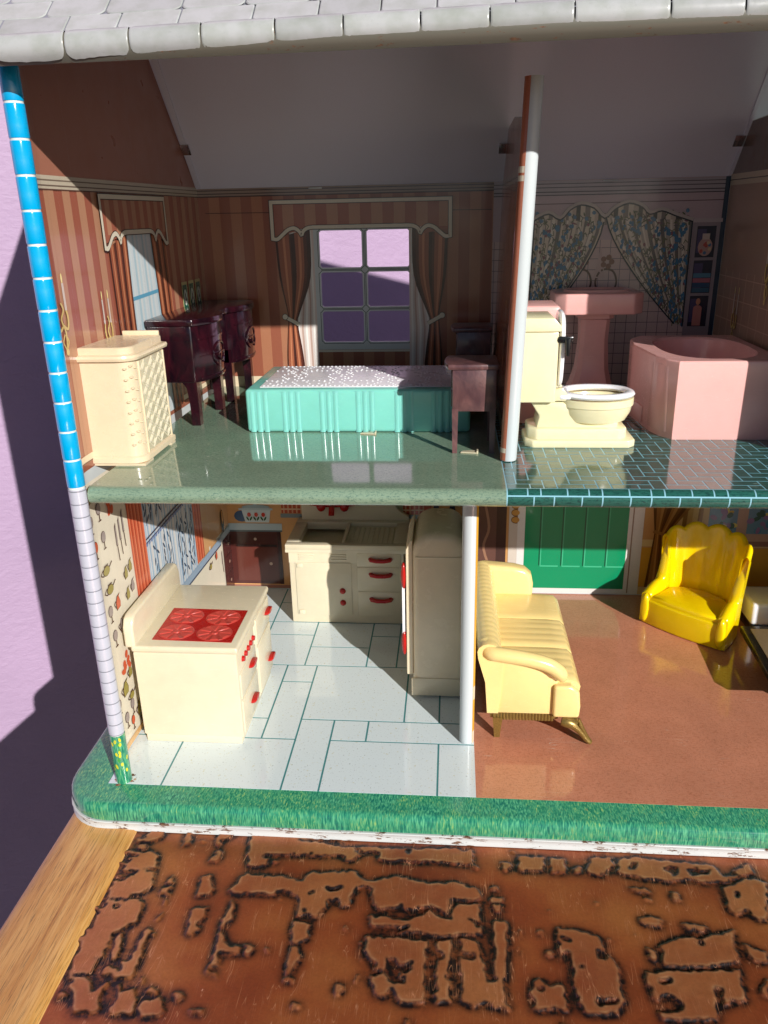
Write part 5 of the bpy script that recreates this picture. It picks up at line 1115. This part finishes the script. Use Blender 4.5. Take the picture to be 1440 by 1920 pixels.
box(bm, 24.35, 25.0, 7.75, 10.4, 20.27, 20.56, .1); ob('seat', bm, 'white', TO, 50)
bm = nb(); loft(bm, [[(x, 9.1+1.45*math.copysign(abs(math.cos(t))**.55, math.cos(t))*sc__, 22.9+2.05*math.copysign(abs(math.sin(t))**.55, math.sin(t))*sc__) for t in np.linspace(0, 2*math.pi, 33)[:-1]] for x, sc__ in ((24.24, .94), (24.3, 1), (24.42, 1), (24.5, .94))]); ob('lid', bm, 'white', TO, 40)
bm = nb(); box(bm, 22.0, 24.15, 7.55, 10.65, 20.15, 24.0, .12); ob('tank', bm, 'ivory', TO)
bm = nb(); prism(bm, [(21.9, 24.0), (24.25, 24.0), (24.25, 24.28), (23.85, 24.72), (22.1, 24.72), (21.9, 24.4)], 'y', 7.45, 10.75, .06); ob('tank_lid', bm, 'ivory', TO, 30)
for yy in (8.0, 10.2):
    bm = nb(); prism(bm, [(24.05, 20.2), (24.75, 20.2), (24.8, 20.6), (24.5, 20.95), (24.15, 20.85)], 'y', yy-.22, yy+.22, .06); ob('seat_hinge', bm, 'ivory', TO)
bm = nb(); tube(bm, [(24.0, 7.75, 23.55), (24.3, 7.62, 23.55), (24.75, 7.55, 23.55)], .17); tube(bm, [(24.62, 7.5, 23.6), (24.62, 7.38, 23.1), (24.62, 7.38, 22.75)], [.2, .14, .1]); box(bm, 24.1, 24.9, 7.45, 7.65, 23.45, 23.75, .06); ob('flush_lever', bm, 'black', TO)

PS = thing('pedestal_sink', 'pink plastic pedestal washbasin below the flowered bathroom curtains', 'washbasin', (28.4, 22.4, FZ))
bm = nb(); ot = oct_(25.4, 31.35, 20.0, 24.4, .7)
prism(bm, ot, 'z', 23.35, 24.75, .12, 3); ob('basin', bm, 'pink', PS, 30)
bm = nb(); loft(bm, [[(x, y, 24.75) for x, y, _ in ell(28.4, 22.1, 2.3, 1.5, 0, 28, .8)], [(x, y, 24.9) for x, y, _ in ell(28.4, 22.1, 2.2, 1.4, 0, 28, .8)], [(x, y, 24.9) for x, y, _ in ell(28.4, 22.1, 2.0, 1.2, 0, 28, .8)], [(x, y, 24.77) for x, y, _ in ell(28.4, 22.1, 1.7, 1.0, 0, 28, .8)]]); ob('basin_rim', bm, 'pink', PS, 30)
bm = nb(); loft(bm, [[(28.35+a*sx, 22.0+b*sy, z) for sx, sy in ((-1, -.7), (-.7, -1), (.7, -1), (1, -.7), (1, .7), (.7, 1), (-.7, 1), (-1, .7))] for z, a, b in ((FZ, 1.6, 1.4), (18.1, 1.55, 1.35), (18.4, 1.4, 1.2), (19.5, 1.1, 1.0), (21.5, .95, .85), (22.9, 1.0, .95), (23.0, 1.2, 1.1), (23.4, 1.2, 1.1))]); ob('pedestal', bm, 'pink', PS, 30)

HP = thing('hamper', 'pink plastic bathroom hamper half hidden behind the toilet tank', 'hamper', (23.2, 14.6, FZ))
bm = nb(); box(bm, 21.95, 24.7, 13.0, 16.4, FZ, 23.7, .15); ob('body', bm, 'pink', HP)
bm = nb(); box(bm, 21.9, 24.85, 12.85, 16.5, 23.7, 24.75, .2, 3); ob('lid', bm, 'pink', HP)

TB = thing('bathtub', 'pink plastic bathtub with a stepped side panel in the bathroom corner', 'bathtub', (33.6, 14.3, FZ))
out = [(31.0, 9.25), (36.9, 9.25), (36.95, 19.2), (31.0, 19.3), (30.1, 18.0), (29.75, 15.5), (30.0, 12.9), (30.15, 11.2), (30.5, 10.0)]
def scl(pts, k, z, dx=0.0):
    cx, cy = 33.5, 14.3; return [(cx+(x-cx)*k+dx, cy+(y-cy)*k, z) for x, y in pts]
import itertools
def dens(pts, k=6):
    o = []
    for i in range(len(pts)):
        a, b = pts[i], pts[(i+1) % len(pts)]
        for j in range(k): o.append((a[0]+(b[0]-a[0])*j/k, a[1]+(b[1]-a[1])*j/k))
    return o
od = dens(out); inner = []
for i, (x, y) in enumerate(od):
    dx_, dy_ = x-33.6, y-14.3; t = math.atan2(dy_/4.2, dx_/2.75); inner.append((33.65+2.72*math.copysign(abs(math.cos(t))**.8, math.cos(t)), 14.3+4.25*math.copysign(abs(math.sin(t))**.8, math.sin(t))))
bm = nb(); loft(bm, [scl(od, .985, FZ), scl(od, .99, FZ+.1), scl(od, 1.0, 21.9), scl(od, .995, 22.02), scl(od, .98, 22.08), [(x, y, 22.08) for x, y in inner], [(33.65+(x-33.65)*.97, 14.3+(y-14.3)*.97, 21.95) for x, y in inner], [(33.65+(x-33.65)*.85, 14.3+(y-14.3)*.88, 19.2) for x, y in inner], [(33.65+(x-33.65)*.6, 14.3+(y-14.3)*.7, 18.5) for x, y in inner]]); ob('tub', bm, 'pink', TB, 28)
bm = nb(); prism(bm, [(30.95, 9.5), (30.55, 9.9), (30.28, 10.6), (30.1, 11.6), (30.4, 11.7), (30.7, 11.0), (31.1, 10.2)], 'z', FZ+.3, 21.75, .08); prism(bm, [(29.95, 12.6), (29.68, 15.5), (29.98, 17.9), (30.3, 17.8), (30.0, 15.5), (30.3, 12.7)], 'z', FZ+.2, 18.8, .08); ob('side_panel', bm, 'pink', TB, 30)

# ---------------------------------------------------------------- living room
SF = thing('sofa', 'pale yellow plastic sofa with channelled cushions and bronze feet behind the white partition', 'sofa', (23.2, 10.6, .03))
sy0, sy1 = 4.95, 16.6
bm = nb(); prism(bm, [(20.9, 1.85), (25.1, 1.85), (25.1, 3.3), (20.9, 3.3)], 'y', sy0+.15, sy1, .06); prism(bm, [(24.6, 1.85), (26.15, 1.85), (26.2, 2.6), (26.1, 3.6), (25.6, 4.0), (24.6, 4.0)], 'y', sy0-.35, sy1, .18, 3); ob('frame', bm, 'sofa', SF, 35)
cw = (sy1-sy0-.3)/3
for k in range(3):
    ya = sy0+.15+k*cw; bm = nb(); n = 44; rings = []
    for i in range(n+1):
        f = i/n; yy = ya+.03+(cw-.06)*f; e = .12*(1-abs(2*f-1)**6); rib = .03*abs(math.sin(f*math.pi*5)) if k < 2 else .012
        rings.append([(21.3, yy, 3.2), (26.1, yy, 3.2), (26.18, yy, 3.75+e*.4), (25.85, yy, 4.08+e+rib), (25.0, yy, 4.16+e+rib), (21.3, yy, 4.2+e+rib)])
    loft(bm, rings); ob('cushion', bm, 'sofa', SF, 50)
# rolled back with fluted inner face
bm = nb(); n = 120; rings = []
for i in range(n+1):
    f = i/n; yy = sy0-.1+(sy1+.3-sy0)*f; rib = .018*abs(math.sin(f*math.pi*20))
    ring = [(20.75, yy, 1.9), (20.6, yy, 4.0), (20.15, yy, 5.6)]+[(20.75+(.65+(rib if a < 100 else 0))*math.cos(math.radians(a)), yy, 6.05+(.52+(rib if a < 130 else 0))*math.sin(math.radians(a))) for a in (180, 150, 120, 90, 60, 30)]+[(21.5+rib, yy, 5.9), (21.62+rib, yy, 5.2), (21.55+rib, yy, 4.4), (21.5, yy, 3.0), (21.4, yy, 1.9)]
    rings.append(ring)
loft(bm, rings); ob('back', bm, 'sofa', SF, 40)
# near arm: a roll that runs out from the back and droops to the front
bm = nb(); ap = smooth_line([(20.6, 5.7, 6.1), (20.85, 4.95, 6.0), (21.6, 4.75, 5.95), (23.0, 4.7, 5.75), (24.2, 4.7, 5.4), (24.9, 4.75, 4.85), (25.05, 4.8, 4.4)], 4); tube(bm, ap, [.5]*3+[.44]*(len(ap)-7)+[.4, .36, .31, .26], 14); ob('arm', bm, 'sofa', SF, 60)
bm = nb(); prism(bm, [(21.3, 1.85), (24.75, 1.85), (24.85, 4.3), (24.5, 5.0), (23.2, 5.4), (21.3, 5.7)], 'y', sy0, sy0+.5, .1); ob('arm_panel', bm, 'sofa', SF, 35)
bm = nb(); af = [(24.35+.0, 3.4), (24.4, 5.0), (24.25, 5.7), (23.8, 6.1), (23.0, 6.3), (20.6, 6.5), (20.6, 3.4)]; prism(bm, af, 'y', sy1-.45, sy1+.75, .32, 4); ob('arm', bm, 'sofa', SF, 50)
bm = nb()
for k in range(19): tube(bm, [(21.2+k*.19, sy0+.14, 1.35), (21.2+k*.19, sy0+.14, 1.9)], .1, 6)
for k in range(58): tube(bm, [(26.05, sy0+.1+k*.19, 1.45), (26.05, sy0+.1+k*.19, 1.9)], .1, 6)
fg_ = ob('fringe', bm, 'gold', SF); fg_['kind'] = 'stuff'
bm = nb(); box(bm, 20.95, 25.0, sy0+.2, sy1, 1.4, 1.85, .04); ob('base_rail', bm, 'gold', SF)
def foot(pts, rad): bm = nb(); tube(bm, smooth_line(pts, 4), rad, 8, .8); ob('leg', bm, 'gold', SF, 50)
for yb_, s in ((sy0-.1, 1), (sy1, -1)):
    pts = smooth_line([(25.2, yb_+.1*s, 1.55), (25.8, yb_-.02*s, 1.4), (26.3, yb_-.08*s, .95), (26.65, yb_-.14*s, .45), (26.95, yb_-.2*s, .16)], 4)
    bm = nb(); tube(bm, pts, [.42, .46, .48, .47, .44, .42, .38, .36, .33, .31, .29, .27, .25, .23, .21, .19, .15][:len(pts)], 10, .8)
    for k in range(5): tube(bm, [(26.15+.02*k, yb_-(.38-.16*k)*s, 1.55), (26.5, yb_-(.3-.1*k)*s, .95), (26.85, yb_-(.22-.05*k)*s, .3)], [.06, .08, .06], 6)
    ob('leg', bm, 'gold', SF, 50)
    bm = nb(); loft(bm, [[(21.4-a, yb_+.4*s-a, z), (21.4+a, yb_+.4*s-a, z), (21.4+a, yb_+.4*s+a, z), (21.4-a, yb_+.4*s+a, z)] for z, a in ((.03, .17), (.7, .22), (1.5, .3))]); ob('leg', bm, 'gold', SF, 30)
bm = nb(); tube(bm, [(26.2, 8.9, 1.7), (26.4, 9.3, 1.2), (26.35, 10, .9), (26.4, 10.7, 1.2), (26.2, 11.1, 1.7)], [.14, .2, .24, .2, .14], 8); ob('carved_apron', bm, 'gold', SF)

CH = thing('armchair', 'bright yellow plastic armchair with a scalloped shell back', 'armchair', (36.9, 19.6, .03), math.radians(-42.5))
# local frame: -y is the chair's front, x runs across
def chair():
    W2 = 3.3
    bm = nb(); fl = [(-W2+.0, -1.9), (-1.6, -2.12), (0, -2.2), (1.6, -2.12), (W2, -1.9)]
    bk = [(2.9, 1.3), (2.0, 2.0), (0, 2.35), (-2.0, 2.0), (-2.9, 1.3)]
    prism(bm, fl+bk, 'z', 0, 2.05, .16, 3, 30)
    ob('base', bm, 'yellow', CH, 40, True)
    bm = nb(); loft(bm, [[(x*k, -.1+(y+.1)*k, z) for x, y in ((-2.6, -1.85), (-1.3, -2.0), (0, -2.05), (1.3, -2.0), (2.6, -1.85), (2.5, .6), (1.6, 1.5), (0, 1.8), (-1.6, 1.5), (-2.5, .6))] for k, z in ((1, 1.9), (1.0, 2.2), (.97, 2.36), (.9, 2.45))]); ob('seat', bm, 'yellow', CH, 50, True)
    # shell: a curved wall round the back, tall in the middle, sweeping down into the arms
    n = 120; rings = []
    for i in range(n+1):
        f = i/n; u = 2*f-1; a = math.radians(180-180*f)
        # plan path: front of one arm, round the back, front of the other
        t = abs(u); sg = 1 if u > 0 else -1
        if t > .62: k = (t-.62)/.38; px, py = sg*(2.78+.2*k), .9-2.75*k; nx_, ny_ = sg, 0
        else: k = t/.62*math.radians(86); px, py = sg*2.8*math.sin(k), -.2+2.05*math.cos(k)**.8+.7*(1-t/.62)**0*.35; nx_, ny_ = sg*math.sin(k), math.cos(k)
        if t < .6: h = 7.45-.75*(t/.6)**2
        elif t < .8: q = (t-.6)/.2; h = 6.7-(6.7-3.3)*(q*q*(3-2*q))
        else: h = 3.3-.7*((t-.8)/.2)**1.5
        flu = abs(math.sin(math.pi*(u*4.17+.5)))**.8
        if t < .6: h += .4*flu-.2
        lean = .21 if t < .62 else .21*max(0, 1-(t-.62)/.18)
        th = .26 if t < .62 else .26+.16*min(1, (t-.62)/.2); fl_ = .10*flu if t < .6 else 0
        ring = []
        for z, o in ((.1, th), (h*.5, th), (h-.25, th*.95), (h-.05, th*.5), (h, 0), (h-.05, -th*.5), (h-.3, -th+fl_), (h*.6, -th+fl_), (1.9, -th+fl_), (.1, -th+.0)):
            z = max(.1, z); L_ = lean*max(0, z-2)*.55; ring.append((px+nx_*(o+L_*.6), py+ny_*(o+L_), z))
        rings.append(ring)
    bm = nb(); loft(bm, rings); ob('shell_back', bm, 'yellow', CH, 60, True)
    for s in (-1, 1):
        bm = nb(); loft(bm, [[(s*2.98+.36*s_*math.cos(t), -1.93+yo, 1.32+1.2*s_*math.sin(t)*(1.0)) for t in np.linspace(0, 2*math.pi, 17)[:-1]] for yo, s_ in ((-.22, .55), (-.18, .8), (-.08, .97), (.1, 1.0))]); ob('arm_front', bm, 'yellow', CH, 60, True)
chair()

FS = thing('footstool', 'white plastic block seat cut off by the right picture edge beside the yellow armchair', 'stool', (43.0, 20.0, .03))
bm = nb(); box(bm, 40.75, 45.6, 18.6, 21.8, .8, 2.55, .25, 3); ob('seat', bm, 'white', FS)
bm = nb(); box(bm, 40.9, 45.3, 18.7, 21.5, .03, .85, .05); ob('base', bm, 'black', FS)
RG = thing('low_table', 'low black framed table with a beige top at the edge of the terracotta carpet', 'table', (42.5, 13.5, .03))
lt0 = [(38.75, 8.2), (45.5, 8.2), (45.5, 16.4), (39.2, 16.4)]
bm = nb(); prism(bm, lt0, 'z', 1.45, 1.95, .06); ob('frame', bm, 'black', RG)
bm = nb(); prism(bm, [(39.3, 8.8), (45.0, 8.8), (45.0, 15.9), (39.7, 15.9)], 'z', 1.94, 2.0, .02); ob('top_panel', bm, 'beige', RG)
for x, y in ((40.6, 9.4), (45.1, 9.4), (40.6, 15.8), (45.1, 15.8)):
    bm = nb(); loft(bm, [[(x-a, y-a, z), (x+a, y-a, z), (x+a, y+a, z), (x-a, y+a, z)] for z, a in ((.03, .18), (1.5, .26))]); ob('leg', bm, 'black', RG)
for o in list(bpy.data.objects):
    if '_o' in o: del o['_o']
